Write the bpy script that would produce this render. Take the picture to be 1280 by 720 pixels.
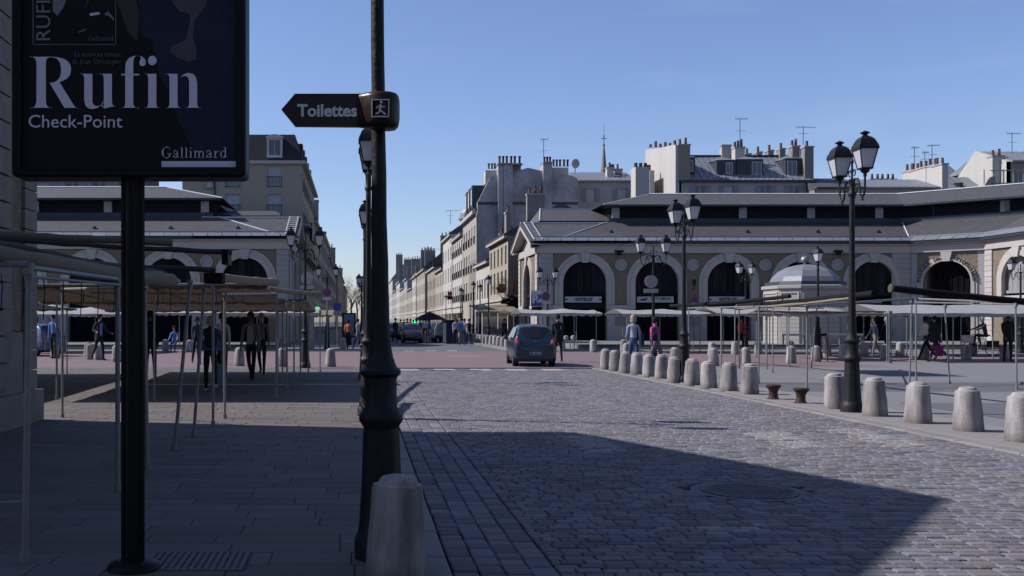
import bpy, bmesh, math, random
from mathutils import Vector, Matrix, Euler
from mathutils import noise as mnoise
random.seed(7)
PI = math.pi
scene = bpy.context.scene
for o in list(bpy.data.objects): bpy.data.objects.remove(o)
COL = scene.collection

# ------------------------------------------------------------------ camera
EYE = 1.6
FPX = 1250.0           # focal length in photo pixels (1280 wide)
VX, VY = 449.0, 402.0  # vanishing point of the street in the photo
cam_d = bpy.data.cameras.new('camera'); cam = bpy.data.objects.new('camera', cam_d); COL.objects.link(cam)
cam.location = (0, 0, EYE); cam.rotation_euler = (PI/2, 0, 0)
cam_d.sensor_width = 36.0; cam_d.lens = 36.0*FPX/1280.0
cam_d.shift_x = (640-VX)/1280.0; cam_d.shift_y = (VY-360)/1280.0
cam_d.clip_start = 0.1; cam_d.clip_end = 6000
scene.camera = cam

# ------------------------------------------------------------------ light
SUN_EL = math.radians(41.0)
sx, sy = -0.975, 0.223
w = bpy.data.worlds.new("World"); scene.world = w; w.use_nodes = True
nt = w.node_tree; nt.nodes.clear()
sky = nt.nodes.new('ShaderNodeTexSky'); sky.sky_type = 'NISHITA'; sky.sun_disc = False
sky.sun_elevation = SUN_EL; sky.sun_rotation = math.atan2(sx, sy)
sky.air_density = 1.0; sky.dust_density = 0.5; sky.ozone_density = 3.5
hs = nt.nodes.new('ShaderNodeMixRGB'); hs.blend_type = 'MULTIPLY'; hs.inputs[0].default_value = 1.0
hs.inputs[2].default_value = (1.03, 1.0, 1.15, 1)
# thin cirrus streaks, tied to the sky direction
tc = nt.nodes.new('ShaderNodeTexCoord'); mp = nt.nodes.new('ShaderNodeMapping')
mp.inputs['Scale'].default_value = (1.2, 1.2, 9.0); mp.inputs['Rotation'].default_value = (0.12, 0.0, 0.0)
nz = nt.nodes.new('ShaderNodeTexNoise'); nz.inputs['Scale'].default_value = 2.3; nz.inputs['Detail'].default_value = 6
rp = nt.nodes.new('ShaderNodeValToRGB'); rp.color_ramp.elements[0].position = 0.52; rp.color_ramp.elements[1].position = 0.85
rp.color_ramp.elements[0].color = (0, 0, 0, 1); rp.color_ramp.elements[1].color = (0.2, 0.2, 0.2, 1)
mx = nt.nodes.new('ShaderNodeMixRGB'); mx.inputs[2].default_value = (6.0, 7.0, 8.6, 1)
bg = nt.nodes.new('ShaderNodeBackground'); bg.inputs['Strength'].default_value = 0.096
out = nt.nodes.new('ShaderNodeOutputWorld')
L = nt.links.new
L(sky.outputs[0], hs.inputs[1]); L(tc.outputs['Generated'], mp.inputs[0]); L(mp.outputs[0], nz.inputs[0])
L(nz.outputs[0], rp.inputs[0]); L(rp.outputs[0], mx.inputs[0]); L(hs.outputs[0], mx.inputs[1])
L(mx.outputs[0], bg.inputs['Color']); L(bg.outputs[0], out.inputs[0])
sun_d = bpy.data.lights.new('sun', 'SUN'); sun_d.energy = 4.7; sun_d.angle = math.radians(0.55); sun_d.color = (1.0, 0.965, 0.955)
sun = bpy.data.objects.new('sun', sun_d); COL.objects.link(sun)
tv = Vector((-sx*math.cos(SUN_EL), -sy*math.cos(SUN_EL), -math.sin(SUN_EL)))
sun.rotation_euler = tv.to_track_quat('-Z', 'Y').to_euler(); sun.location = (-60, 14, 60)
vs = scene.view_settings
vs.view_transform = 'Standard'; vs.look = 'None'; vs.gamma = 1.0; vs.exposure = 0.4; vs.use_curve_mapping = False

# ------------------------------------------------------------------ helpers
def at(px, py, Y): return Vector(((px-VX)*Y/FPX, Y, EYE+(VY-py)*Y/FPX))
def gnd(px, py):
    Y = EYE*FPX/(py-VY); return Vector(((px-VX)*Y/FPX, Y, 0))
ORG = {}
MATS = {}
ABS = {'cast_iron','black_paint','milk_glass','shade_black','clere_dark','dark_wood','pane_dark','green_led','red_sign','blue_sign','skin','skin_dark'}
def mat(name, col, rough=0.8, metal=0.0, var=0.12, scale=3.0, bump=0.0, bscale=30.0, col2=None, stain=0.0, isl=0.0, spec=0.3,
        coat=0.0, trans=0.0, emit=None, estr=0.0, coord='Object', streak=False, ctr=(0.3, 0.72)):
    m = bpy.data.materials.new(name); m.use_nodes = True; n = m.node_tree; N = n.nodes; Lk = n.links.new
    b = N['Principled BSDF']; b.inputs['Roughness'].default_value = rough; b.inputs['Metallic'].default_value = metal
    b.inputs['Specular IOR Level'].default_value = spec
    if coat: b.inputs['Coat Weight'].default_value = coat; b.inputs['Coat Roughness'].default_value = 0.05
    if name not in ABS and not name.startswith(('poster','cloth','car','shoe','hair','bag')):
        k_ = 0.62; col = tuple(q*k_ for q in col); col2 = tuple(q*k_ for q in col2) if col2 else None
    c = (*col, 1.0)
    c2 = (*(col2 if col2 else tuple(x*0.55 for x in col)), 1.0)
    t = N.new('ShaderNodeTexCoord')
    src = t.outputs[coord]
    if streak:
        mpn = N.new('ShaderNodeMapping'); mpn.inputs['Scale'].default_value = (1, 1, 0.18); Lk(src, mpn.inputs[0]); s2 = mpn.outputs[0]
    else: s2 = src
    a = N.new('ShaderNodeTexNoise'); a.inputs['Scale'].default_value = scale; a.inputs['Detail'].default_value = 7; a.inputs['Roughness'].default_value = 0.62
    Lk(s2, a.inputs[0])
    r = N.new('ShaderNodeMapRange'); r.inputs[1].default_value = ctr[0]; r.inputs[2].default_value = ctr[1]
    r.inputs[3].default_value = 0.0; r.inputs[4].default_value = min(1.0, var*2.2 + stain); Lk(a.outputs[0], r.inputs[0])
    mixn = N.new('ShaderNodeMixRGB'); mixn.inputs[1].default_value = c; mixn.inputs[2].default_value = c2
    Lk(r.outputs[0], mixn.inputs[0]); last = mixn.outputs[0]
    g = N.new('ShaderNodeTexNoise'); g.inputs['Scale'].default_value = scale*14; g.inputs['Detail'].default_value = 4; Lk(src, g.inputs[0])
    gr = N.new('ShaderNodeMapRange'); gr.inputs[3].default_value = 1-var*0.9; gr.inputs[4].default_value = 1+var*0.9; Lk(g.outputs[0], gr.inputs[0])
    fac = gr.outputs[0]
    if isl:
        ge = N.new('ShaderNodeNewGeometry'); oi = N.new('ShaderNodeObjectInfo'); ad = N.new('ShaderNodeMath'); ad.operation = 'ADD'
        Lk(ge.outputs['Random Per Island'], ad.inputs[0]); Lk(oi.outputs['Random'], ad.inputs[1])
        fr = N.new('ShaderNodeMath'); fr.operation = 'FRACT'; Lk(ad.outputs[0], fr.inputs[0])
        ir = N.new('ShaderNodeMapRange'); ir.inputs[3].default_value = 1-isl; ir.inputs[4].default_value = 1+isl; Lk(fr.outputs[0], ir.inputs[0])
        h1 = N.new('ShaderNodeMath'); h1.operation = 'MULTIPLY'; h1.inputs[1].default_value = 7.31; Lk(fr.outputs[0], h1.inputs[0]); h2 = N.new('ShaderNodeMath'); h2.operation = 'FRACT'; Lk(h1.outputs[0], h2.inputs[0])
        hm = N.new('ShaderNodeMixRGB'); hm.blend_type = 'MULTIPLY'; hm.inputs[2].default_value = (1.1, 0.98, 0.84, 1) if name.startswith(('sett','slab','plaza')) else (1.02, 1.0, 0.97, 1); Lk(h2.outputs[0], hm.inputs[0]); Lk(last, hm.inputs[1]); last = hm.outputs[0]
        mm = N.new('ShaderNodeMath'); mm.operation = 'MULTIPLY'; Lk(fac, mm.inputs[0]); Lk(ir.outputs[0], mm.inputs[1]); fac = mm.outputs[0]
    vm = N.new('ShaderNodeVectorMath'); vm.operation = 'SCALE'; Lk(last, vm.inputs[0]); Lk(fac, vm.inputs['Scale'])
    Lk(vm.outputs[0], b.inputs['Base Color'])
    rr = N.new('ShaderNodeMapRange'); rr.inputs[3].default_value = max(0, rough-0.08); rr.inputs[4].default_value = min(1, rough+0.08); Lk(g.outputs[0], rr.inputs[0]); Lk(rr.outputs[0], b.inputs['Roughness'])
    if bump:
        bn = N.new('ShaderNodeTexNoise'); bn.inputs['Scale'].default_value = bscale; bn.inputs['Detail'].default_value = 5; Lk(src, bn.inputs[0])
        bb = N.new('ShaderNodeBump'); bb.inputs['Strength'].default_value = bump; bb.inputs['Distance'].default_value = 0.02
        Lk(bn.outputs[0], bb.inputs['Height']); Lk(bb.outputs[0], b.inputs['Normal'])
    if trans:
        tr = N.new('ShaderNodeBsdfTranslucent'); Lk(vm.outputs[0], tr.inputs[0]); ms = N.new('ShaderNodeMixShader'); ms.inputs[0].default_value = trans
        Lk(b.outputs[0], ms.inputs[1]); Lk(tr.outputs[0], ms.inputs[2]); Lk(ms.outputs[0], N['Material Output'].inputs[0])
    if name == 'bollard_stone':   # splash dirt around the foot
        sp = N.new('ShaderNodeSeparateXYZ'); Lk(t.outputs['Object'], sp.inputs[0])
        ad2 = N.new('ShaderNodeMath'); ad2.operation = 'MULTIPLY_ADD'; ad2.inputs[1].default_value = -0.22; Lk(a.outputs[0], ad2.inputs[0]); Lk(sp.outputs['Z'], ad2.inputs[2])
        zr_ = N.new('ShaderNodeMapRange'); zr_.inputs[1].default_value = -0.10; zr_.inputs[2].default_value = 0.03; zr_.inputs[3].default_value = 0.7; zr_.inputs[4].default_value = 0.0; Lk(ad2.outputs[0], zr_.inputs[0])
        zm = N.new('ShaderNodeMixRGB'); zm.inputs[2].default_value = (0.09,0.075,0.06,1); Lk(zr_.outputs[0], zm.inputs[0]); Lk(vm.outputs[0], zm.inputs[1]); Lk(zm.outputs[0], b.inputs['Base Color'])
    if emit: b.inputs['Emission Color'].default_value = (*emit, 1); b.inputs['Emission Strength'].default_value = estr
    MATS[name] = m; return m
def glassmat(name, col, alpha_t=0.0, rough=0.06):
    m = bpy.data.materials.new(name); m.use_nodes = True; b = m.node_tree.nodes['Principled BSDF']
    b.inputs['Base Color'].default_value = (*col, 1); b.inputs['Roughness'].default_value = rough; b.inputs['Specular IOR Level'].default_value = 0.6
    if alpha_t: b.inputs['Transmission Weight'].default_value = alpha_t
    MATS[name] = m; return m

class MB:
    def __init__(s): s.v = []; s.f = []; s.m = []
    def add(s, vs, fs, mi=0):
        k = len(s.v); s.v += [tuple(p) for p in vs]; s.f += [tuple(i+k for i in f) for f in fs]; s.m += [mi]*len(fs); return s
    def box(s, a, b, mi=0, F=None):
        x0, y0, z0 = a; x1, y1, z1 = b
        vs = [(x0,y0,z0),(x1,y0,z0),(x1,y1,z0),(x0,y1,z0),(x0,y0,z1),(x1,y0,z1),(x1,y1,z1),(x0,y1,z1)]
        if F: vs = [F(*p) for p in vs]
        return s.add(vs, [(0,3,2,1),(4,5,6,7),(0,1,5,4),(1,2,6,5),(2,3,7,6),(3,0,4,7)], mi)
    def quad(s, a, b, c, d, mi=0): return s.add([a,b,c,d], [(0,1,2,3)], mi)
    def tube(s, pts, r, n=8, mi=0, caps=True, rad=None):
        pts = [Vector(p) for p in pts]; k0 = len(s.v); N = len(pts); prev = None
        for i, p in enumerate(pts):
            d = (pts[min(i+1,N-1)]-pts[max(i-1,0)]).normalized()
            if prev is None: u = d.orthogonal().normalized()
            else:
                u = prev - d*prev.dot(d); u = u.normalized() if u.length > 1e-6 else d.orthogonal().normalized()
            prev = u; w2 = d.cross(u); rr = rad[i] if rad else r
            for j in range(n):
                a = 2*PI*j/n; s.v.append(tuple(p + (u*math.cos(a)+w2*math.sin(a))*rr))
        for i in range(N-1):
            for j in range(n):
                a = k0+i*n+j; b = k0+i*n+(j+1)%n; s.f.append((a,b,b+n,a+n)); s.m.append(mi)
        if caps:
            s.f.append(tuple(k0+j for j in range(n))[::-1]); s.m.append(mi); s.f.append(tuple(k0+(N-1)*n+j for j in range(n))); s.m.append(mi)
        return s
    def lathe(s, prof, n=16, c=(0,0,0), mi=0, fn=None, caps=True):
        k0 = len(s.v); N = len(prof)
        for i, (r, z) in enumerate(prof):
            for j in range(n):
                a = 2*PI*(j+0.5)/n; rr = r*(fn(a, z) if fn else 1); s.v.append((c[0]+rr*math.cos(a), c[1]+rr*math.sin(a), c[2]+z))
        for i in range(N-1):
            for j in range(n):
                a = k0+i*n+j; b = k0+i*n+(j+1)%n; s.f.append((a,b,b+n,a+n)); s.m.append(mi)
        if caps:
            s.f.append(tuple(k0+j for j in range(n))[::-1]); s.m.append(mi); s.f.append(tuple(k0+(N-1)*n+j for j in range(n))); s.m.append(mi)
        return s
    def prism(s, poly, d0, d1, F, mi=0):
        """poly of (u,z); extruded along the face's inward axis from d0 to d1; F(u,w,z)"""
        n = len(poly); vs = [F(u,d0,z) for u,z in poly]+[F(u,d1,z) for u,z in poly]
        fs = [tuple(range(n))[::-1], tuple(range(n,2*n))]+[(i,(i+1)%n,(i+1)%n+n,i+n) for i in range(n)]
        return s.add(vs, fs, mi)
    def build(s, name, mats, parent=None, smooth=False, kind=None, label=None):
        me = bpy.data.meshes.new(name); org = ORG.get(parent.name, (0,0,0)) if parent else (0,0,0)
        vs = [(a-org[0], b-org[1], c-org[2]) for a,b,c in s.v] if any(org) else s.v
        me.from_pydata(vs, [], s.f)
        if not isinstance(mats, (list, tuple)): mats = [mats]
        for m in mats: me.materials.append(MATS[m] if isinstance(m, str) else m)
        if len(mats) > 1: me.polygons.foreach_set('material_index', s.m)
        bm = bmesh.new(); bm.from_mesh(me); bmesh.ops.recalc_face_normals(bm, faces=bm.faces); bm.to_mesh(me); bm.free()
        if smooth:
            me.polygons.foreach_set('use_smooth', [True]*len(me.polygons))
            try: me.set_sharp_from_angle(angle=math.radians(38))
            except Exception: pass
        o = bpy.data.objects.new(name, me); COL.objects.link(o)
        if parent: o.parent = parent; ORG[o.name] = org
        if kind: o['kind'] = kind
        if label: o['label'] = label
        return o
def tag(o, label=None, cat=None, group=None, kind=None):
    if label: o['label'] = label
    if cat: o['category'] = cat
    if group: o['group'] = group
    if kind: o['kind'] = kind
    return o
def thing(name, label, cat, loc=(0,0,0), group=None, rot=0, local=False):
    o = bpy.data.objects.new(name, None); COL.objects.link(o); o.location = loc; o.rotation_euler = (0,0,rot); o.empty_display_size = 0.2
    ORG[o.name] = (0,0,0) if local else tuple(loc)
    return tag(o, label, cat, group)
def dup(o, loc=None, rot=None, label=None, group=None, parent=None, scale=None):
    c = o.copy(); COL.objects.link(c)
    if parent is not None: c.parent = parent
    if loc is not None: c.location = loc
    if rot is not None: c.rotation_euler = (0,0,rot)
    if scale: c.scale = (scale,)*3
    if label: c['label'] = label
    if group: c['group'] = group
    for ch in list(o.children): dup(ch, parent=c)
    return c
def text_part(body, size, m, parent, origin, ux=(1,0,0), uz=(0,0,1), align='LEFT', ext=0.002, off=0.0, name='lettering', xs=1.0, width=None, bold=0):
    cu = bpy.data.curves.new('lettering', 'FONT'); cu.body = body; cu.size = size; cu.align_x = align; cu.extrude = ext; cu.offset = off; cu.resolution_u = 3
    to = bpy.data.objects.new('tmp_text', cu); COL.objects.link(to)
    dg = bpy.context.evaluated_depsgraph_get(); me = bpy.data.meshes.new_from_object(to.evaluated_get(dg)); bpy.data.objects.remove(to)
    ux = Vector(ux).normalized(); uz = Vector(uz).normalized(); un = ux.cross(uz); o = Vector(origin); org = Vector(ORG.get(parent.name, (0,0,0)))
    if width and len(me.vertices):
        x0 = min(v.co.x for v in me.vertices); x1 = max(v.co.x for v in me.vertices); xs = width/(x1-x0)
        for v in me.vertices: v.co.x = v.co.x - (x0 if align == 'LEFT' else (x0+x1)/2)
    for v in me.vertices: v.co = o + ux*(v.co.x*xs) + uz*v.co.y + un*(-v.co.z) - org
    me.materials.clear(); me.materials.append(MATS[m]); me.name = name
    ob = bpy.data.objects.new(name, me); COL.objects.link(ob); ob.parent = parent; ORG[ob.name] = tuple(org)
    return ob
def serif(t):
    r = ''
    for c in t:
        if 'A' <= c <= 'Z': r += chr(0x1D400+ord(c)-65)
        elif 'a' <= c <= 'z': r += chr(0x1D41A+ord(c)-97)
        else: r += c
    return r
class Face:
    def __init__(s, ox, oy, dx, dy, ix, iy, z=0): s.o = (ox,oy,z); s.d = (dx,dy); s.i = (ix,iy)
    def __call__(s, u, w, z): return (s.o[0]+u*s.d[0]+w*s.i[0], s.o[1]+u*s.d[1]+w*s.i[1], s.o[2]+z)

# ------------------------------------------------------------------ materials
mat('asphalt', (0.16,0.158,0.17), 0.9, var=0.12, scale=0.35, bump=0.3, bscale=60, col2=(0.115,0.113,0.125))
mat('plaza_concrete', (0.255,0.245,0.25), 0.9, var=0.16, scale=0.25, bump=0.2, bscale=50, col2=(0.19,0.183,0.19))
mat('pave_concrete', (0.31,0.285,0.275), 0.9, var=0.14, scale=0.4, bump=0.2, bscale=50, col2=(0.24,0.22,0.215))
mat('red_asphalt', (0.245,0.175,0.183), 0.9, var=0.14, scale=0.3, bump=0.2, bscale=70, col2=(0.22,0.15,0.155))
mat('joint_dirt', (0.03,0.028,0.03), 0.95, var=0.3, scale=3, bump=0.4, bscale=40)
mat('sett_stone', (0.225,0.222,0.255), 0.85, var=0.2, scale=1.1, bump=0.3, bscale=60, isl=0.26, col2=(0.145,0.142,0.165), spec=0.2)
mat('sett_painted', (0.37,0.36,0.375), 0.75, var=0.4, scale=5.0, bump=0.4, bscale=45, isl=0.15, col2=(0.24,0.235,0.24))
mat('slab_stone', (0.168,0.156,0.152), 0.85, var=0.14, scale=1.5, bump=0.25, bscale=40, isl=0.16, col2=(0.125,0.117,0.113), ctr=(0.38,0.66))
mat('kerb_stone', (0.29,0.275,0.27), 0.85, var=0.16, scale=2.0, bump=0.35, bscale=30, isl=0.1, col2=(0.2,0.19,0.19))
mat('road_paint', (0.55,0.49,0.49), 0.8, var=0.3, scale=4, col2=(0.26,0.24,0.25))
mat('bollard_stone', (0.56,0.525,0.515), 0.85, var=0.25, scale=5.5, ctr=(0.36,0.68), bump=0.5, bscale=70, col2=(0.22,0.20,0.195), stain=0.5, streak=True, isl=0.07)
mat('cast_iron', (0.009,0.009,0.012), 0.55, var=0.4, scale=16, ctr=(0.5,0.8), col2=(0.03,0.026,0.024), bump=0.35, bscale=22, spec=0.22)
mat('worn_iron', (0.15,0.145,0.155), 0.6, metal=0.3, var=0.3, scale=4)
mat('beam_grey', (0.11,0.10,0.09), 0.8, var=0.3, scale=4, spec=0.1)
mat('rust_iron', (0.09,0.045,0.035), 0.6, metal=0.3, var=0.3, scale=8, bump=0.4, bscale=40)
mat('black_paint', (0.006,0.006,0.007), 0.45, var=0.15, scale=4, spec=0.15)
mat('milk_glass', (0.62,0.62,0.66), 0.25, var=0.05, scale=3, trans=0.35, col2=(0.5,0.5,0.55))
mat('galv', (0.34,0.34,0.345), 0.5, metal=0.2, var=0.25, scale=8, col2=(0.16,0.16,0.17))
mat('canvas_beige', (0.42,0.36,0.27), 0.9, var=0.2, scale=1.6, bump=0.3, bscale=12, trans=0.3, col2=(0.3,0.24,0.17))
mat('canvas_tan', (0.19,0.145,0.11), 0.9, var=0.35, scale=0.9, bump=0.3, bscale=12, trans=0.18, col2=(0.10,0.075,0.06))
mat('canvas_white', (0.54,0.53,0.52), 0.9, var=0.12, scale=1.4, bump=0.3, bscale=10, trans=0.25, col2=(0.36,0.345,0.33), ctr=(0.38,0.66))
mat('canvas_dark', (0.024,0.021,0.021), 0.85, spec=0.06, var=0.3, scale=3, bump=0.3, bscale=14)
mat('rubble', (0.33,0.26,0.19), 0.95, var=0.4, scale=8, bump=0.9, bscale=9, col2=(0.17,0.13,0.1), ctr=(0.36,0.66))
mat('limestone', (0.60,0.555,0.52), 0.88, var=0.12, scale=1.2, bump=0.2, bscale=14, col2=(0.42,0.385,0.36), isl=0.05, ctr=(0.4,0.7))
mat('limestone_grey', (0.48,0.465,0.475), 0.88, var=0.16, scale=1.0, bump=0.2, bscale=14, col2=(0.33,0.32,0.325), isl=0.06, ctr=(0.4,0.7))
mat('wall_stone', (0.33,0.29,0.26), 0.9, var=0.25, scale=2.2, bump=0.3, bscale=20, col2=(0.2,0.175,0.155), isl=0.06, ctr=(0.4,0.65))
mat('slate', (0.098,0.092,0.097), 0.62, var=0.35, scale=3.5, ctr=(0.45,0.75), bump=0.5, bscale=18, col2=(0.16,0.155,0.16), isl=0.08)
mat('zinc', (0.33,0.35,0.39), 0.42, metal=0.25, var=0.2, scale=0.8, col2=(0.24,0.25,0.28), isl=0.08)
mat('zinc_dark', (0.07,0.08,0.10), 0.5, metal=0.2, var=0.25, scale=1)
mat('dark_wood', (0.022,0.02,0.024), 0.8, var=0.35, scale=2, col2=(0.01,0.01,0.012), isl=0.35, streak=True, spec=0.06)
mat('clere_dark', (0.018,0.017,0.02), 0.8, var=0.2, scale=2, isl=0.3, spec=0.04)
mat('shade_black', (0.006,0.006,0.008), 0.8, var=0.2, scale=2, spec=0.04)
mat('zinc_sunlit', (0.75,0.77,0.82), 0.5, var=0.1, scale=3)  # sunlight on ridges and hips put into a lighter zinc colour
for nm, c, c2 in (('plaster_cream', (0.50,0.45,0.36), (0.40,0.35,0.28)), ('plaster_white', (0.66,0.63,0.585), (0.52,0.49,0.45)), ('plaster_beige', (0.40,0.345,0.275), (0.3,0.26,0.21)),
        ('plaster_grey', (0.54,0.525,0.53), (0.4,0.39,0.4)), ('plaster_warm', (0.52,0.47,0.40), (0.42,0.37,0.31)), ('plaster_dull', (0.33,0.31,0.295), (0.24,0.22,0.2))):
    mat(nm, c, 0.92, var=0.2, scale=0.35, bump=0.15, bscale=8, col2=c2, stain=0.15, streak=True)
mat('blank_render', (0.56,0.55,0.58), 0.95, var=0.4, scale=0.45, bump=0.2, bscale=6, col2=(0.33,0.32,0.34), stain=0.3, ctr=(0.38,0.64))
mat('slate_dark', (0.035,0.035,0.045), 0.7, var=0.3, scale=1.5, bump=0.4, bscale=18)
mat('terracotta', (0.20,0.095,0.065), 0.85, var=0.25, scale=6)
mat('brick_red', (0.22,0.12,0.085), 0.9, var=0.25, scale=3)
mat('window_white', (0.62,0.61,0.62), 0.6, var=0.08, scale=3)
mat('shutter', (0.36,0.36,0.37), 0.7, var=0.12, scale=3)
glassmat('pane_glass', (0.05,0.06,0.08)); glassmat('pane_dark', (0.012,0.013,0.018)); glassmat('pane_curtain', (0.30,0.33,0.38), rough=0.35)
mat('white_sign', (0.6,0.6,0.64), 0.5, var=0.06, scale=3)
mat('ink', (0.02,0.02,0.025), 0.7, var=0.05)
mat('blue_sign', (0.035,0.05,0.19), 0.4, var=0.06)
mat('red_sign', (0.30,0.03,0.045), 0.4, var=0.06)
mat('green_led', (0.02,0.3,0.12), 0.5, emit=(0.02,0.9,0.3), estr=1.1)
mat('antenna', (0.14,0.14,0.15), 0.5, metal=0.6)
mat('bark', (0.085,0.07,0.055), 0.95, var=0.3, scale=6, bump=0.5)
mat('twig', (0.12,0.09,0.06), 0.95, var=0.3, scale=3)
mat('leaf_dark', (0.035,0.045,0.025), 0.9, var=0.3, scale=3, isl=0.4)
# ------------------------------------------------------------------ ground
def sheet(name, x0, y0, x1, y1, z, m, nx=1, ny=1):
    b = MB()
    b.quad((x0,y0,z),(x1,y0,z),(x1,y1,z),(x0,y1,z)); o = b.build(name, m); o['kind'] = 'structure'; return o
sheet('ground', -1500, -400, 1500, 3000, -0.20, 'asphalt')
RZ = -0.04
def slabthick(name, x0, y0, x1, y1, z, m, depth=0.15):
    o = MB().box((x0,y0,z-depth),(x1,y1,z)).build(name, m); o['kind'] = 'structure'; return o
road_bed = slabthick('road', 0.59, -12, 8.12, 34.9, RZ-0.022, 'joint_dirt', 0.1)
pave_l = slabthick('pavement', -14.0, -12, 0.34, 34.9, -0.012, 'joint_dirt')
plaza = slabthick('plaza', 9.75, -12, 70, 34.9, 0.0, 'plaza_concrete')
strip = slabthick('pavement', 8.40, -12, 9.745, 34.9, 0.004, 'pave_concrete')
slabthick('plaza', -70, -12, -14.004, 34.9, -0.004, 'plaza_concrete')
slabthick('cross_road', -90, 34.905, 19.0, 54.0, -0.012, 'red_asphalt')
slabthick('plaza', 19.005, 34.905, 90, 41.5, 0.0, 'plaza_concrete')
slabthick('cross_road', 19.005, 41.505, 90, 46.5, -0.012, 'red_asphalt')
slabthick('plaza', 19.005, 46.505, 90, 54.0, 0.0, 'plaza_concrete')
slabthick('street', 0.4, 54.005, 8.3, 900, -0.03, 'asphalt')
slabthick('pavement', 8.305, 54.005, 12.6, 900, 0.04, 'pave_concrete')
slabthick('pavement', -4.6, 54.005, 0.395, 900, 0.04, 'pave_concrete')
for a, b in ((12.605, 90), (-90, -4.605)):
    slabthick('terrace', a, 54.005, b, 57.0, 0.02, 'plaza_concrete')
    st = slabthick('terrace', a, 57.005, b, 90, 0.26, 'plaza_concrete', 0.3)
    MB().box((a, 56.93, 0.27), (b, 57.3, 0.30)).box((a, 56.7, 0.02), (b, 56.92, 0.13)).build('step', 'pave_concrete', st)
# darker resurfaced bands on the right plaza
for (x0,y0,x1,y1) in ((10.6,13.0,40,19.6),(9.76,22.9,40,26.3)):
    sheet('plaza_band', x0,y0,x1,y1,0.004,'asphalt')

def block(mb, x0, y0, x1, y1, z, bev, depth, rnd, skew=0.006, crown=0.004, mi=0):
    j = lambda s=skew: rnd.uniform(-s, s)
    c = [(x0+j(),y0+j()),(x1+j(),y0+j()),(x1+j(),y1+j()),(x0+j(),y1+j())]
    cx, cy = (x0+x1)/2, (y0+y1)/2
    zt = z + rnd.uniform(-0.004, 0.004)*(1 if bev > 0.008 else 0.3)
    def ins(p, d):
        dx, dy = p[0]-cx, p[1]-cy
        return (p[0]-math.copysign(min(d,abs(dx)*0.6),dx), p[1]-math.copysign(min(d,abs(dy)*0.6),dy))
    vs = [(*ins(p,bev), zt) for p in c]+[(p[0],p[1],zt-bev*0.75) for p in c]+[(p[0],p[1],z-depth) for p in c]+[(cx+j(),cy+j(),zt+crown)]
    fs = [(0,1,12),(1,2,12),(2,3,12),(3,0,12)]+[(i,(i+1)%4,4+(i+1)%4,4+i)[::-1] for i in range(4)]+[(4+i,4+(i+1)%4,8+(i+1)%4,8+i)[::-1] for i in range(4)]
    mb.add(vs, fs, mi)
def inpoly(p, poly):
    x, y = p; c = False; n = len(poly)
    for i in range(n):
        x1,y1 = poly[i]; x2,y2 = poly[(i+1)%n]
        if (y1 > y) != (y2 > y) and x < (x2-x1)*(y-y1)/(y2-y1)+x1: c = not c
    return c
def infr(x, y, z=0, m=0):
    if y < 1: return False
    px = VX+x/y*FPX; py = VY+(EYE-z)/y*FPX
    return -m < px < 1280+m and py < 720+m
paint_px = [[(1032,533),(1078,532),(1160,552),(1118,556)], [(932,537),(975,535),(1030,554),(988,557)], [(700,541),(738,540),(790,560),(742,562)],
            [(880,652),(960,648),(962,656),(890,662)]]
paint = [[(gnd(*p).x, gnd(*p).y) for p in q] for q in paint_px]
def laid(parent, rects, piece, mats, z, bev, depth, seed, skew, crown, nmax=300):
    rnd = random.Random(seed)
    vis = [(y0, i) for i, (x0,y0,x1,y1,mi) in enumerate(rects) if infr((x0+x1)/2, (y0+y1)/2, 0, 5)]
    vis.sort(key=lambda t: (rects[t[1]][0]+rects[t[1]][2])**2/4*0+t[0]); singles = set(i for _, i in vis[:nmax])
    rest = MB()
    for i, (x0,y0,x1,y1,mi) in enumerate(rects):
        if i in singles:
            cx, cy = (x0+x1)/2, (y0+y1)/2
            b = MB(); block(b, x0,y0,x1,y1,z,bev,depth,rnd,skew,crown)
            b.v = [(a-cx, c-cy, d) for a,c,d in b.v]
            o = b.build(piece, mats[mi]); o.parent = parent; o.location = (cx,cy,0)
        else: block(rest, x0,y0,x1,y1,z,bev,depth,rnd,skew,crown,mi)
    o = rest.build(piece+'_paving', mats, parent); o['kind'] = 'stuff'
# transverse sett courses of the carriageway
rnd = random.Random(3); rects = []
y = 3.6
while y < 34.75:
    d = rnd.uniform(0.102, 0.134); x = 1.312
    first = True
    while x < 8.08:
        wd = rnd.uniform(0.13, 0.225)
        if first: wd *= rnd.uniform(0.45, 1.0); first = False
        x1 = min(x+wd, 8.1)
        if 8.1-x1 < 0.1: x1 = 8.1
        cx, cy = (x+x1)/2, y+d/2
        mi = 1 if any(inpoly((cx,cy), q) for q in paint) and rnd.random() < 0.96 else 0
        if not ((cx-3.79)**2+(cy-9.72)**2 < 0.56**2): rects.append((x+0.005, y+0.008, x1-0.005, y+d-0.008, mi))
        x = x1
    y += d
# gutter rows running along the kerb
for k in range(4):
    xa = 0.615+k*0.172; y = 3.2+k*0.1
    while y < 34.6:
        l = rnd.uniform(0.14,0.27); rects.append((xa+0.005, y+0.006, xa+0.167, y+l-0.006, 0)); y += l
laid(road_bed, rects, 'sett', ['sett_stone','sett_painted'], RZ, 0.010, 0.045, 11, 0.005, 0.0025)
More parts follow.
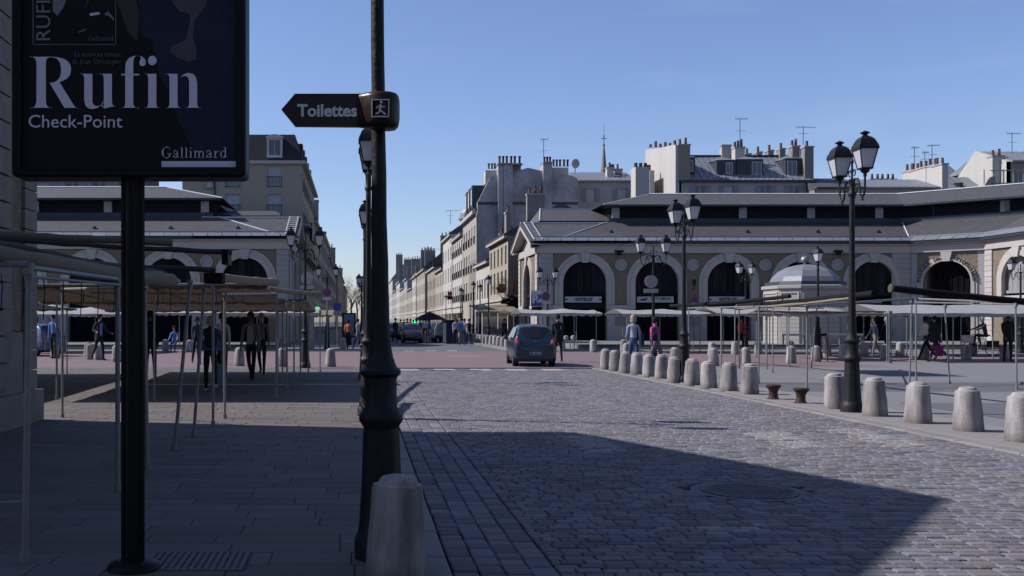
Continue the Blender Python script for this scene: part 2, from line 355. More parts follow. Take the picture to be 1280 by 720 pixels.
# left pavement slabs in transverse courses
rects = []; y = 4.0
while y < 34.8:
    d = rnd.uniform(0.26, 0.34); d = min(d, 34.88-y) if 34.88-y < 0.5 else d
    x = -14 + rnd.uniform(0, 0.5)
    while x < 0.3:
        x1 = x+rnd.uniform(0.42, 0.95); x1 = 0.33 if x1 > 0.12 else x1
        rects.append((x+0.003, y+0.003, x1-0.003, y+d-0.003, 0))
        x = x1
    y += d
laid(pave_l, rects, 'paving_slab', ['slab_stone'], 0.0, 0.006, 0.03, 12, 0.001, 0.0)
# kerb stones on both sides
def kerb(name, xa, xb, z, y0, y1, seed, lo=0.8, hi=1.1):
    r2 = random.Random(seed); k = MB().box((xa,y0,-0.2),(xb,y1,z-0.05)).build(name, 'joint_dirt'); k['kind'] = 'structure'
    y = y0
    while y < y1:
        l = r2.uniform(lo, hi); b = MB(); block(b, xa+0.003, y+0.004, xb-0.003, min(y+l,y1)-0.004, z, 0.018, 0.09, r2, 0.003, 0.0); b.build('kerb_stone', 'kerb_stone', k); y += l
kerb('kerb', 0.34, 0.59, 0.012, 3.0, 34.9, 5)
kerb('kerb', 8.125, 8.395, -0.022, 8.0, 34.9, 6, 0.5, 0.9)
# painted dashes across the far end of the setts and in the street
for i in range(5):
    x = 1.35+i*1.22; MB().box((x,33.3,RZ+0.002),(x+0.66,34.5,RZ+0.009)).build('crossing_stripe', 'road_paint')['kind'] = 'structure'
for i in range(4):
    x = 1.25+i*1.22; MB().box((x,55.0,-0.029),(x+0.55,56.3,-0.024)).build('crossing_stripe', 'road_paint')['kind'] = 'structure'
MB().box((4.1,46.2,-0.011),(5.7,46.7,-0.006)).build('crossing_stripe', 'road_paint')['kind'] = 'structure'
# manhole in the setts
mh = thing('manhole_cover', 'round iron manhole cover set in the shaded cobbles', 'manhole cover', (3.79,9.72,RZ))
MB().lathe([(0.55,-0.03),(0.55,-0.008),(0.47,-0.006),(0.46,-0.01)],28,(3.79,9.72,RZ)).build('ring','worn_iron',mh)
b = MB(); b.lathe([(0.45,-0.02),(0.45,0.0),(0.01,0.0)],28,(3.79,9.72,RZ))
for i in range(-6,7):
    for j in range(-6,7):
        if i*i+j*j < 38: b.box((3.79+i*0.065-0.02,9.72+j*0.065-0.02,RZ),(3.79+i*0.065+0.02,9.72+j*0.065+0.02,RZ+0.006))
b.build('lid','worn_iron',mh,kind='stuff')
dg_ = thing('drain_cover', 'rectangular steel chequer plate in the shaded paving by the poster post', 'drain cover', (-1.08,6.68,0))
MB().box((-1.42,6.42,-0.02),(-0.74,6.94,0.008)).build('frame','worn_iron',dg_)
b = MB()
for i in range(15):
    for j in range(11):
        x = -1.39+i*0.0455; y = 6.45+j*0.0445; s = 0.012 if (i+j)%2 else 0.02; t = 0.02 if (i+j)%2 else 0.012
        b.box((x,y,0.008),(x+s,y+t,0.012))
b.build('lid','cast_iron',dg_,kind='stuff')

# ------------------------------------------------------------------ bollards
def bollard_mesh(seed):
    r2 = random.Random(seed); b = MB(); ox, oy, oz = [r2.uniform(0,50) for _ in range(3)]
    prof = [(0.20,-0.03),(0.196,0.04),(0.19,0.14),(0.184,0.26),(0.174,0.38),(0.165,0.50),(0.159,0.575),(0.154,0.592),(0.135,0.598),(0.122,0.600),(0.119,0.615),(0.10,0.64),(0.055,0.652),(0.01,0.655)]
    fn = lambda a, z: 1+0.055*(mnoise.noise(Vector((ox+1.4*math.cos(a), oy+1.4*math.sin(a), oz+z*5))))+0.02*mnoise.noise(Vector((ox+6*math.cos(a), oy+6*math.sin(a), oz+z*18)))
    b.lathe(prof, 24, fn=fn)
    return b
BPRO = []
def bollard(X, Y, label, group, s=1.0, i=[0]):
    i[0] += 1
    if len(BPRO) < 5:
        o = bollard_mesh(i[0]*13).build('stone_bollard', 'bollard_stone', smooth=True); BPRO.append(o)
    else:
        o = BPRO[i[0]%5].copy(); COL.objects.link(o)
    o.location = (X, Y, 0); o.rotation_euler = (random.uniform(-0.03,0.03), random.uniform(-0.03,0.03), random.uniform(0,6)); o.scale = (s, s, s*random.uniform(0.97,1.03))
    return tag(o, label, 'bollard', group)
ORD = ['first','second','third','fourth','fifth','sixth','seventh','eighth','ninth','tenth','eleventh','twelfth','thirteenth','fourteenth','fifteenth','sixteenth','seventeenth','eighteenth','nineteenth','twentieth']
bollard(0.232, 6.29, 'large weathered stone bollard at the bottom of the view beside the nearest lamp post', 'stone bollards along the left kerb')
k = 0
for (px, py) in ((1274,551.5),(1208,538.3),(1145,528.3),(1092,519.6),(1043,510.6),(936,492.5),(910,488.3),(885,484.6),(864,481),(842.7,477.6),(826.5,473),(811,470.5),(795.4,467.7),(781,465.8),(768.4,463),(757,461)):
    g = gnd(px, py)
    lab = {0:'stone bollard cut by the right edge of the picture',3:'stone bollard just right of the tall twin lamp post',4:'stone bollard just left of the tall twin lamp post',5:'stone bollard next to the low iron mooring posts'}.get(k, 'pale stone bollard, %s from the right in the kerb row' % ORD[k])
    bollard(g.x, g.y-0.05, lab, 'stone bollards along the right kerb', 1.02); k += 1
# bollards on the plaza and across the cross road
back = [(702.4,439,'behind the parked row, right of the blue car'),(707.6,431,'small against the hall, left of a pair'),(716.4,431,'small against the hall, right of a pair'),(741.8,440,'alone on the far kerb left of the blond walker'),
 (779.6,440,'on the far kerb behind the blond walker'),(783,448,'partly hidden by the near row behind the blond walker'),(843,456,'behind the second twin lamp post'),(889.6,445,'on the far kerb, half behind another'),(892,456.8,'in front of its twin, left of the stall posts'),
 (919,443,'on the far kerb under the third shop sign'),(932,456.5,'at the edge of the red road under the stall poles'),(947.7,443,'on the far kerb left of the domed kiosk'),(989,453.8,'before the corner of the domed kiosk'),(988.5,443,'half hidden below the domed kiosk'),
 (1020,451.7,'left of the single lantern post'),(1034,452-7,'right of the single lantern post'),(1054,449.6,'between the lantern post and tall twin lamp'),(1080,445,'right of the tall twin lamp, far kerb'),(1106,450,'beneath the white canopy corner'),
 (1125,444.7,'on the far kerb left of the walking pair'),(1156,449,'behind the walking pair'),(1208,450,'left of the bicycle'),(1215.7,445,'directly behind the bicycle front wheel'),(1256,450.5,'behind the standing person in black')]
for px, py, t in back:
    g = gnd(px, py); bollard(g.x, g.y, 'distant stone bollard '+t, 'stone bollards around the square')
for px, py, t in [(69,447.5,'beside the blue car far left'),(110,446,'left of the man in a dark suit, rear'),(113,449,'left of the man in a dark suit, front'),(123,449.5,'touching the man in a dark suit'),(146,452,'right of the man in a dark suit'),
 (207,440,'under the far left canopy, left of pair'),(237,440,'under the far left canopy, right of pair'),(299,457,'behind the walker in a white shirt'),(349.5,436.5,'far behind a stall pole'),(352.5,458,'in front by the left twin lamp'),
 (389,437,'just right of the left twin lamp'),(413,458,'at the near edge of the red road'),(423,430,'small beside the lit poster panel'),(428.5,437.5,'in front of the lit poster panel')]:
    g = gnd(px, py); bollard(g.x, g.y, 'stone bollard on the left side '+t, 'stone bollards around the square')
for i in range(17):
    px = 604-i*1.95+ (0.02*i*i*0); Yb = 57.5+i*1.75
    bollard(9.05-0.012*i, Yb, 'small stone bollard in the far street row, %s from the blue car' % ORD[i], 'stone bollards lining the far street')
# two worn iron mooring posts
mp_ = None
for (px, py, t) in ((966.7,499,'left'),(1000.8,504,'right')):
    g = gnd(px, py)
    lab = 'low rusty iron waisted post on the right kerb, the %s one of two' % t
    if mp_ is None:
        b = MB().lathe([(0.135,-0.02),(0.13,0.01),(0.10,0.03),(0.088,0.08),(0.085,0.14),(0.1,0.2),(0.135,0.245),(0.15,0.262),(0.15,0.285),(0.13,0.3),(0.02,0.305)],18)
        mp_ = b.build('mooring_post','rust_iron',smooth=True); mp_.location = g; tag(mp_, lab, 'iron post', 'low iron posts')
    else:
        c = mp_.copy(); COL.objects.link(c); c.location = g; c.rotation_euler = (0.03,0.02,1); tag(c, lab)
for (px, py, t, m) in ((1025,452.5,'plain brown','rust_iron'),(1034,451.5,'red and white','brick_red')):
    g = gnd(px, py); o = MB().tube([(0,0,0),(0,0,0.62 if t[0]=='p' else 1.0)],0.035,8).build('marker_post', m); o.location = g
    tag(o, 'thin %s marker post right of the single lantern post' % t, 'post')

# ------------------------------------------------------------------ street lamps
def lamp_column():
    b = MB()
    fl = lambda a, z: 1+(0.05*math.cos(8*a) if 0.16 < z < 0.9 else 0)
    b.lathe([(0.19,0.0),(0.19,0.13),(0.178,0.15),(0.162,0.17),(0.153,0.22),(0.134,0.5),(0.118,0.88)],24,fn=fl)
    b.lathe([(0.118,0.88),(0.13,0.90),(0.15,0.93),(0.15,0.965),(0.132,0.99),(0.112,1.02),(0.108,1.19),(0.112,1.22),(0.138,1.245),(0.138,1.27),(0.112,1.29),(0.095,1.33)],20)
    return b
def lantern(parent, x, z0, m=''):
    """square tapering street lantern, base at (x,0,z0)"""
    f = MB(); hb, ht, gh = 0.088, 0.15, 0.34
    f.box((x-hb-0.01,-hb-0.01,z0),(x+hb+0.01,hb+0.01,z0+0.025)); f.box((x-ht-0.02,-ht-0.02,z0+gh),(x+ht+0.02,ht+0.02,z0+gh+0.025))
    for sx_ in (-1,1):
        for sy_ in (-1,1): f.tube([(x+sx_*hb,sy_*hb,z0+0.02),(x+sx_*ht,sy_*ht,z0+gh)],0.010,5)
    f.tube([(x,0,z0-0.12),(x,0,z0)],0.03,8); f.lathe([(0.03,0),(0.07,0.03),(0.075,0.06)],8,(x,0,z0-0.07))
    fr = f.build('lantern','cast_iron',parent)
    g = MB(); a, c = hb-0.004, ht-0.004
    p = [(x-a,-a,z0+0.025),(x+a,-a,z0+0.025),(x+a,a,z0+0.025),(x-a,a,z0+0.025),(x-c,-c,z0+gh),(x+c,-c,z0+gh),(x+c,c,z0+gh),(x-c,c,z0+gh)]
    g.add(p, [(0,1,5,4),(1,2,6,5),(2,3,7,6),(3,0,4,7)]); g.build('glass','milk_glass',fr)
    r = MB(); zt = z0+gh+0.025
    lv = [(0.172,0),(0.142,0.09),(0.118,0.145),(0.08,0.185),(0.045,0.205)]
    r.lathe([(q*1.414*0.97, z) for q, z in lv],4,(x,0,zt)); 
    r.lathe([(0.045,0.2),(0.05,0.215),(0.035,0.235),(0.075,0.255),(0.08,0.27),(0.04,0.285),(0.02,0.30)],10,(x,0,zt))
    for sx_ in (-1,1):
        for sy_ in (-1,1): r.lathe([(0.012,0),(0.02,0.02),(0.006,0.05)],5,(x+sx_*0.15,sy_*0.15,zt+0.01))
    r.build('lantern_roof','cast_iron',fr)
    return fr
def spiral(cx, cz, r0, r1, a0, a1, n=14):
    return [(cx+(r0+(r1-r0)*i/n)*math.cos(a0+(a1-a0)*i/n), 0, cz+(r0+(r1-r0)*i/n)*math.sin(a0+(a1-a0)*i/n)) for i in range(n+1)]
def make_lamp(label, two=True):
    t = thing('street_lamp', label, 'street lamp', (0,0,0), 'cast iron street lamps on the square', local=True)
    lamp_column().build('base','cast_iron',t,smooth=True)
    b = MB(); b.lathe([(0.095,1.33),(0.085,1.36),(0.077,1.42),(0.068,1.55),(0.062,1.75),(0.057,2.0),(0.053,2.3),(0.050,2.6),(0.048,2.9),(0.046,3.2),(0.045,3.5),(0.044,3.82)],16, fn=lambda a,z: 1+0.05*math.cos(3*a+z*9)+0.05*mnoise.noise(Vector((math.cos(a)*2,math.sin(a)*2,z*5))))
    b.lathe([(0.044,3.82),(0.065,3.84),(0.065,3.88),(0.05,3.9),(0.05,4.08),(0.06,4.1),(0.035,4.13)],14)
    b.build('column','cast_iron',t,smooth=True)
    if two:
        c = MB(); c.tube([(0,0,4.1),(0,0,4.42)],0.02,8); c.lathe([(0.02,4.40),(0.035,4.43),(0.01,4.5)],8)
        for s in (-1,1):
            c.tube(spiral(s*0.075,4.24,0.07,0.02,-PI/2,-PI/2+s*5),0.011,6)
        c.build('finial','cast_iron',t)
        for s in (-1,1):
            a = MB()
            pts = [(s*0.04,0,4.02),(s*0.12,0,4.11),(s*0.22,0,4.10),(s*0.28,0,4.01),(s*0.29,0,3.90),(s*0.325,0,3.80),(s*0.39,0,3.75),(s*0.455,0,3.80),(s*0.485,0,3.90),(s*0.49,0,4.02),(s*0.49,0,4.12)]
            a.tube(pts,0.018,7); a.tube(spiral(s*0.175,3.985,0.085,0.02,PI/2 if s>0 else PI/2, PI/2-s*7),0.012,6)
            a.tube([(s*0.05,0,3.72),(s*0.12,0,3.80),(s*0.2,0,3.90)],0.011,6); a.lathe([(0.018,0),(0.03,0.015),(0.018,0.03)],8,(s*0.39,0,3.70))
            a.build('arm','cast_iron',t,smooth=True)
            lantern(t, s*0.49, 4.22)
    else:
        lantern(t, 0, 4.22)
    return t
lamp2 = make_lamp('nearest dark cast iron lamp post on the left kerb, carrying the toilets sign')
lamp2.location = (0.157, 6.80, 0); lamp2.rotation_euler = (-0.009,0,math.radians(86))
lamp1 = make_lamp('dark lamp post with a single lantern in front of the domed kiosk', False)
def up(px, y_top, hh=4.88): return (VY-y_top)
for X, Y, r, lab in ((0.157,17.0,90,'twin lantern lamp seen just left of the near post, its lantern under the toilets sign'),
    (0.157,27.5,90,'third lamp post in the left kerb row, lantern peeking left of the near post'),
    (0.157,69,70,'tiny distant twin lamp left of the near post, before the far trees'),
    (0.16,76,70,'tiny distant lamp close behind another, before the far trees'),
    (gnd(1065,515).x,gnd(1065,515).y,-92,'tallest twin lamp on the right, rising above the hall roof'),
    (gnd(855,478).x,gnd(855,478).y,-82,'twin lamp in the right bollard row in front of the second arch'),
    (9.72+1.4,37.8,4,'twin lamp with wide scrolled arms behind the person in the pink jacket'),
    (-1.87,34.6,4,'twin lamp with scrolled arms beside the near left canopy end'),
    (-1.83,57.0,4,'twin lamp with no parking disc at the left street corner'),
    (11.3,60.0,8,'twin lamp in front of the right hall gable corner'),
    (21.1,54.6,28,'twin lamp in front of the third hall arch'),
    (33.4,50.5,-70,'twin lamp at the right edge before the lit arch')):
    dup(lamp2, (X,Y,0), math.radians(r), lab)
lamp1.location = (20.0, 43.6, 0); lamp1.rotation_euler = (0,0,0.4)
for X, Y, lab in ((9.05,70,'single lantern post right of the red square sign in the far street'),(9.25,81,'single lantern post before the parasol in the far street'),(10.4,86,'single lantern post behind the others against the cream house'),
    (9.75,96,'single lantern post beside the dark blue booth'),(10.2,99,'single lantern post just behind the one at the booth'),(10.5,121,'smallest single lantern post in the far street')):
    dup(lamp1, (X,Y,0), 0.4, lab)
# ------------------------------------------------------------------ market halls
EV = 7.42      # eave height
def arch_bay(P, F, uc, z0=0.26, first_door=True, R=1.56, ro=2.13, spring=4.35, ztop=6.45, hw=2.575, sign=None, lit_door='dark_wood', uL=None, uR=None, low=True, plank_label=None, open_passage=False, hall=None):
    uL = uc-hw if uL is None else uL; uR = uc+hw if uR is None else uR
    b = MB(); th = 0.45
    def rect(u0,u1,za,zb): b.box((u0,0,za),(u1,th,zb),0,F)
    if uc-R-uL > 0.02: rect(uL,uc-R,z0,ztop)
    if uR-uc-R > 0.02: rect(uc+R,uR,z0,ztop)
    n = 14
    for i in range(n):
        a0 = PI-PI*i/n; a1 = PI-PI*(i+1)/n
        p0 = (uc+R*math.cos(a0), spring+R*math.sin(a0)); p1 = (uc+R*math.cos(a1), spring+R*math.sin(a1))
        b.prism([p0,p1,(p1[0],ztop),(p0[0],ztop)],0,th,F)
    b.build('wall','rubble',P)
    for (ra, rb, pr) in ((R-0.02,(R+ro)/2+0.02,0.13),((R+ro)/2+0.022,ro,0.07)):
        c = MB()
        for i in range(n+6):
            N = n+6; a0 = PI-PI*i/N; a1 = PI-PI*(i+1)/N
            q = [(uc+ra*math.cos(a0),spring+ra*math.sin(a0)),(uc+ra*math.cos(a1),spring+ra*math.sin(a1)),(uc+rb*math.cos(a1),spring+rb*math.sin(a1)),(uc+rb*math.cos(a0),spring+rb*math.sin(a0))]
            c.prism(q,-pr,0.1,F)
        zl = 2.78 if low else z0
        c.box((uc-rb,-pr,zl),(uc-ra,0.1,spring-0.002),0,F); c.box((uc+ra,-pr,zl),(uc+rb,0.1,spring-0.002),0,F)
        c.build('arch_moulding','limestone' ,P)
    MB().prism([(uc-0.22,5.78),(uc+0.22,5.78),(uc+0.36,ztop-0.01),(uc-0.36,ztop-0.01)],-0.24,0.05,F).build('keystone','limestone',P)
    if open_passage:
        bb = MB(); bb.box((uc-R,6.5,z0),(uc+R,6.6,6.2),0,F); bb.box((uc-R-0.1,0.46,z0),(uc-R,6.6,6.2),0,F); bb.box((uc+R,0.46,z0),(uc+R+0.1,6.6,6.2),0,F); bb.build('passage_wall','window_white',P)
        fold = MB(); fold.box((uc-0.72,0.5,z0),(uc+R,0.56,5.95),0,F); fold.build('passage_curtain','shade_black',P)
        for q in range(6): MB().box((uc-0.6+q*0.37,0.45,z0),(uc-0.58+q*0.37,0.49,5.6),0,F).build('plank','dark_wood',P)
        return
    npl = 6
    for q in range(npl):
        ua = uc-R+q*2*R/npl+0.015; ub = uc-R+(q+1)*2*R/npl-0.015
        zz = lambda u: spring+math.sqrt(max(0.0,R*R-(u-uc)**2))
        um = (ua+ub)/2
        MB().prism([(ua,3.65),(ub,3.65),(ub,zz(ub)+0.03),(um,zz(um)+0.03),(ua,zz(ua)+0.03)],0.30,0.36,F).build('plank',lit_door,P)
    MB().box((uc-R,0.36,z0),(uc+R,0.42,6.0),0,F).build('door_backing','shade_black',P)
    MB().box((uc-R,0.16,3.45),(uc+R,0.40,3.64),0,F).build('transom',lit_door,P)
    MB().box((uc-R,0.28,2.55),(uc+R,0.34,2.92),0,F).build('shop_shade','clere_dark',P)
    if sign:
        sb = MB().box((uc-1.38,0.05,2.96),(uc+1.22,0.14,3.38),0,F).build('shop_sign','white_sign',P)
        F2 = F
        dx = Vector((F.d[0],F.d[1],0)); du = dx if (F.d[0]*F.i[1]-F.d[1]*F.i[0]) > 0 else -dx
        mid = Vector(F(uc-0.08,0.047,3.06)) if du == dx else Vector(F(uc-0.08,0.047,3.06))
        if sign[0]: text_part(serif(sign[0]),0.34,'ink',sb,mid,ux=du,align='CENTER',width=sign[1],off=0.012)
        else:
            rb = random.Random(5); m = MB()
            for i in range(9):
                u0_ = uc-0.35+i*0.16; m.box((u0_,0.035,3.16),(u0_+0.035,0.048,3.33),0,F); m.box((u0_+0.03,0.035,3.16+rb.choice((0,0.08,0.14))),(u0_+0.11,0.048,3.185+rb.choice((0,0.08,0.14))),0,F)
            m.build('worn_lettering','ink',sb)
        for s in (-1,1):
            m = MB()
            if sign[2] == 'm':
                m.prism([(uc-0.08+s*1.2-0.13,3.22),(uc-0.08+s*1.2-0.05,3.13),(uc-0.08+s*1.2+0.05,3.13),(uc-0.08+s*1.2+0.13,3.22),(uc-0.08+s*1.2+0.05,3.2),(uc-0.08+s*1.2,3.23),(uc-0.08+s*1.2-0.05,3.2)],0.035,0.048,F)
            else:
                if s == 1: continue
                m.prism([(uc-1.25,3.05),(uc-1.0,3.25),(uc-0.85,3.2),(uc-0.7,3.3),(uc-0.62,3.24),(uc-0.8,3.12),(uc-0.72,3.03),(uc-0.95,3.12)],0.035,0.048,F)
            m.build('emblem','ink',sb)
def pier_low(P, F, ua, ub, panel=True):
    MB().box((ua,-0.10,0.26),(ub,0.02,2.48),0,F).build('pier_base','limestone_grey',P)
    MB().box((ua-0.04,-0.18,2.50),(ub+0.04,0.02,2.76),0,F).build('impost','limestone',P)
    if panel: MB().box(((ua+ub)/2-0.4,-0.13,1.3),((ua+ub)/2+0.4,-0.11,2.2),0,F).build('notice_board','plaster_dull',P)
def medallion(P, F, u, z=5.62):
    b = MB(); N = 20
    for (r0,r1,pr) in ((0.30,0.42,0.10),(0.0,0.29,0.05)):
        q0 = [(u+r1*math.cos(2*PI*i/N), z+r1*math.sin(2*PI*i/N)) for i in range(N)]
        if r0 == 0: b.prism(q0,-pr,0.02,F)
        else:
            for i in range(N):
                a0, a1 = 2*PI*i/N, 2*PI*(i+1)/N
                b.prism([(u+r0*math.cos(a0),z+r0*math.sin(a0)),(u+r1*math.cos(a0),z+r1*math.sin(a0)),(u+r1*math.cos(a1),z+r1*math.sin(a1)),(u+r0*math.cos(a1),z+r0*math.sin(a1))],-pr,0.02,F)
    b.build('medallion','limestone_grey',P)
def quoins(P, F, ua, ub, za=0.26, zb=6.45, n=17, pr=0.09, m='limestone_grey'):
    h = (zb-za)/n
    for i in range(n): MB().box((ua,-pr,za+i*h+0.012),(ub,0.03,za+(i+1)*h-0.012),0,F).build('quoin',m,P)
    MB().box((ua+0.02,-pr+0.035,za),(ub-0.02,0.03,zb),0,F).build('quoin_backing','limestone_grey',P)
def zinc_edge(P, F, ua, ub, out=0.55):
    n = max(1, int(round(abs(ub-ua)/0.97))); st = (ub-ua)/n
    for i in range(n):
        a = ua+i*st; b_ = a+st; bb = MB()
        bb.add([F(a+0.03,-out,EV-0.10),F(b_-0.03,-out,EV-0.10),F(b_+0.10,-out+0.42,EV+0.14),F(a+0.16,-out+0.42,EV+0.14),F(a+0.03,-out,EV-0.13),F(b_-0.03,-out,EV-0.13)],[(0,1,2,3),(0,4,5,1)])
        bb.build('zinc_sheet','zinc',P)
def cornice(P, F, ua, ub):
    MB().box((ua-0.12,-0.16,6.46),(ub+0.12,0.45,6.98),0,F).build('frieze','limestone',P)
    MB().box((ua-0.26,-0.32,6.985),(ub+0.26,0.45,7.10),0,F).build('cornice','limestone',P)
    MB().box((ua-0.35,-0.50,7.105),(ub+0.35,0.45,7.30),0,F).build('gutter','zinc_dark',P)
def offset_path(path, d):
    out_ = []; n = len(path)
    for i in range(n):
        def nrm(a, b):
            dx, dy = b[0]-a[0], b[1]-a[1]; l = math.hypot(dx,dy); return (-dy/l*SG[0], dx/l*SG[0])
        if i == 0: m = nrm(path[0],path[1]); k = 1
        elif i == n-1: m = nrm(path[-2],path[-1]); k = 1
        else:
            a = nrm(path[i-1],path[i]); b = nrm(path[i],path[i+1]); m = (a[0]+b[0],a[1]+b[1]); l = math.hypot(*m); m = (m[0]/l,m[1]/l); k = 1/(m[0]*a[0]+m[1]*a[1])
        out_.append((path[i][0]+m[0]*d*k, path[i][1]+m[1]*d*k))
    return out_
SG = [1]
def sweep(P, path, prof, name, m, adj=None):
    """prof = list of (inward offset, z); adj = per-profile start extension along first segment"""
    rows = []
    for j, (d, z) in enumerate(prof):
        pts = offset_path(path, d)
        if adj: pts[0] = (pts[0][0]+adj[j], pts[0][1])
        rows.append([(x,y,z) for x,y in pts])
    b = MB(); n = len(path)
    for j in range(len(rows)-1):
        for i in range(n-1): b.add([rows[j][i],rows[j][i+1],rows[j+1][i+1],rows[j+1][i]],[(0,1,2,3)])
    return b.build(name, m, P)
def hall_roof(P, F0, path, s, u_hip, sgn):
    """slate skirt roof, dark clerestory and slate cap following the path"""
    SG[0] = sgn
    # path starts at hip corner; s=+1 runs to +X
    sweep(P, path, [(-0.42,EV-0.14),(0.0,EV),(4.1,9.05)], 'slate_roof','slate', adj=[s*(u_hip-4.6),s*(u_hip-4.6),s*u_hip])
    sweep(P, path, [(-0.13,EV+0.16),(-0.12,EV+0.24)], 'zinc_sheet_joint','zinc')
    u2 = u_hip+0.3
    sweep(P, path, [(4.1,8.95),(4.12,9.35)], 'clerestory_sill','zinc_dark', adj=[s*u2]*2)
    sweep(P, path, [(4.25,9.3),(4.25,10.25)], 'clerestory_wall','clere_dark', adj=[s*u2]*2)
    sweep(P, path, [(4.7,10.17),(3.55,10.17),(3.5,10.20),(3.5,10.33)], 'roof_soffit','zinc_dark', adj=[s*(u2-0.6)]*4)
    sweep(P, path, [(3.5,10.332),(7.6,11.62)], 'slate_roof','slate', adj=[s*(u2-0.7),s*(u2+4.0)])
    sweep(P, path, [(7.5,11.63),(7.62,11.70),(7.7,11.63)], 'ridge_capping','zinc_sunlit', adj=[s*(u2+4.0)]*3)
    sweep(P, path, [(7.6,11.61),(12.0,10.2),(12,0.3)], 'rear_roof','slate', adj=[s*(u2+4.0),s*u_hip,s*u_hip])
    sx0 = path[0][0]; sy0 = path[0][1]
    # hip ends
    a = (sx0+s*(u2-0.7), sy0+3.5, 10.33); b_ = (sx0+s*(u2+4.0), sy0+7.6, 11.62); c = (sx0+s*(u2-0.7), sy0+11.9, 10.33)
    MB().add([a,b_,c],[(0,1,2)]).build('slate_roof','slate',P)
    MB().tube([a,b_],0.05,6).build('ridge_capping','zinc_sunlit',P)
    MB().add([(sx0+s*u2,sy0+4.2,9.0),(sx0+s*u2,sy0+11,9.0),(sx0+s*u2,sy0+11,10.25),(sx0+s*u2,sy0+4.2,10.25)],[(0,1,2,3)]).build('clerestory_wall','clere_dark',P)
    h0 = (sx0+s*(u_hip-4.6),sy0+0.0,EV+0.03); h1 = (sx0+s*u_hip,sy0+4.1,9.08)
    MB().tube([h0,h1],0.045,6).build('hip_capping','zinc_sunlit',P)
    MB().add([h0,h1,(sx0+s*u_hip,sy0+11,9.05),(sx0+s*(u_hip-4.6),sy0+11,8.9)],[(0,1,2,3)]).build('slate_roof','slate',P)
def clere_posts(P, pts):
    for x, y in pts: MB().box((x-0.28,y-0.07,9.36),(x+0.28,y+0.05,10.15)).build('clerestory_post','limestone_grey',P)
def snow_hooks(P, F, us, w=2.0):
    for u in us:
        b = MB(); z = EV+1.63*w/4.1; b.add([F(u-0.18,w-0.1,z),F(u+0.18,w-0.1,z),F(u,w+0.25,z+0.26)],[(0,1,2)])
        b.add([F(u-0.18,w-0.1,z),F(u,w-0.1,z+0.22),F(u+0.18,w-0.1,z)],[(0,1,2)]); b.build('roof_vent','zinc_dark',P)
def gable_wing(P, s, x0, y0, depth, ulen, hall_label=None, lit=True):
    """end wing: gable wall at x0 facing the street, ridge along X"""
    yr = y0+depth/2; zr = 8.97
    for k, (ya, yb) in enumerate(((y0-0.5,yr),(y0+depth+0.5,yr))):
        za = EV-0.12
        b = MB(); xa = x0-s*0.65; xb = x0+s*ulen
        b.add([(xa,ya,za),(xb,ya,za),(xb,yb,zr),(xa,yb,zr),(xa,ya,za-0.14),(xb,ya,za-0.14),(xb,yb,zr-0.14),(xa,yb,zr-0.14)],[(0,1,2,3),(4,7,6,5),(0,3,7,4),(0,4,5,1)])
        b.build('slate_roof','slate',P)
    MB().box((min(x0-s*0.6,x0+s*ulen),yr-0.12,zr-0.02),(max(x0-s*0.6,x0+s*ulen),yr+0.12,zr+0.09)).build('ridge_capping','zinc_sunlit',P)
    F = Face(x0, y0+depth, 0, -1, s, 0)
    # gable wall with arch
    arch_bay(P, F, depth/2, hw=depth/2-0.02, ztop=6.45)
    cornice_low = MB().box((0.0,-0.16,6.46),(depth,0.45,6.95),0,F); cornice_low.build('frieze','limestone',P)
    MB().prism([(0.3,6.96),(depth-0.3,6.96),(depth/2,zr-0.5)],0.05,0.45,F).build('pediment','limestone',P)
    quoins(P,F,0.0,0.75,n=17,m='limestone'); quoins(P,F,depth-0.75,depth,n=17,m='limestone')
    for sgn_ in (-1,1):
        c = depth/2; e = c+sgn_*(c+0.45)
        MB().prism([(e,EV-0.55),(e,EV-0.26),(c,zr-0.16),(c,zr-0.46)],-0.62,0.02,F).build('raking_cornice','limestone',P)
        MB().box((min(e,e-sgn_*0.9),-0.55,6.85),(max(e,e-sgn_*0.9),0.0,7.02),0,F).build('cornice_return','limestone',P)
    pier_low(P,F,0.78,depth/2-1.58,False); pier_low(P,F,depth/2+1.58,depth-0.78,False)
    # roof ladder on the front slope
    lad = MB(); n = 9
    for q in (0.25,0.85):
        lad.tube([(x0+s*(q-0.6),y0-0.45,EV-0.02),(x0+s*(q-0.6),yr-0.1,zr+0.08)],0.045,6)
    for i in range(n):
        t = (i+0.5)/n; y = y0-0.45+(depth/2+0.35)*t; z = EV+(zr+0.08-EV)*t
        lad.tube([(x0-s*0.35,y,z),(x0+s*0.25,y,z)],0.055,5)
    lad.build('roof_ladder','window_white',P)

# right hall
HR = thing('market_hall','long covered market hall on the right with round arches and slate roofs','market hall',(12.7,71,0))
XR, YR = 12.7, 71.0
FR = Face(XR,YR,1,0,0,1)
cs = [3.3+5.12*k for k in range(5)]
sg = [('GENTELET',1.35,'m'),(None,1.3,'x'),('GENTELET',1.35,'m'),None,None]
for k, uc in enumerate(cs):
    ul = 1.05 if k == 0 else uc-2.56; ur = 25.7 if k == 4 else uc+2.56
    arch_bay(HR, FR, uc, sign=sg[k], uL=ul, uR=ur)
    if k < 4: pier_low(HR,FR,uc+1.58,uc+5.12-1.58); medallion(HR,FR,uc+2.56)
pier_low(HR,FR,1.07,cs[0]-1.58,False); pier_low(HR,FR,cs[4]+1.58,25.7,False)
MB().box((0,0,0.26),(1.05,0.45,6.45),0,FR).build('corner_wall','limestone_grey',HR); MB().box((25.7,0,0.26),(26.4,0.45,6.45),0,FR).build('corner_wall','limestone_grey',HR)
quoins(HR,FR,0.12,1.04); quoins(HR,FR,25.1,26.38)
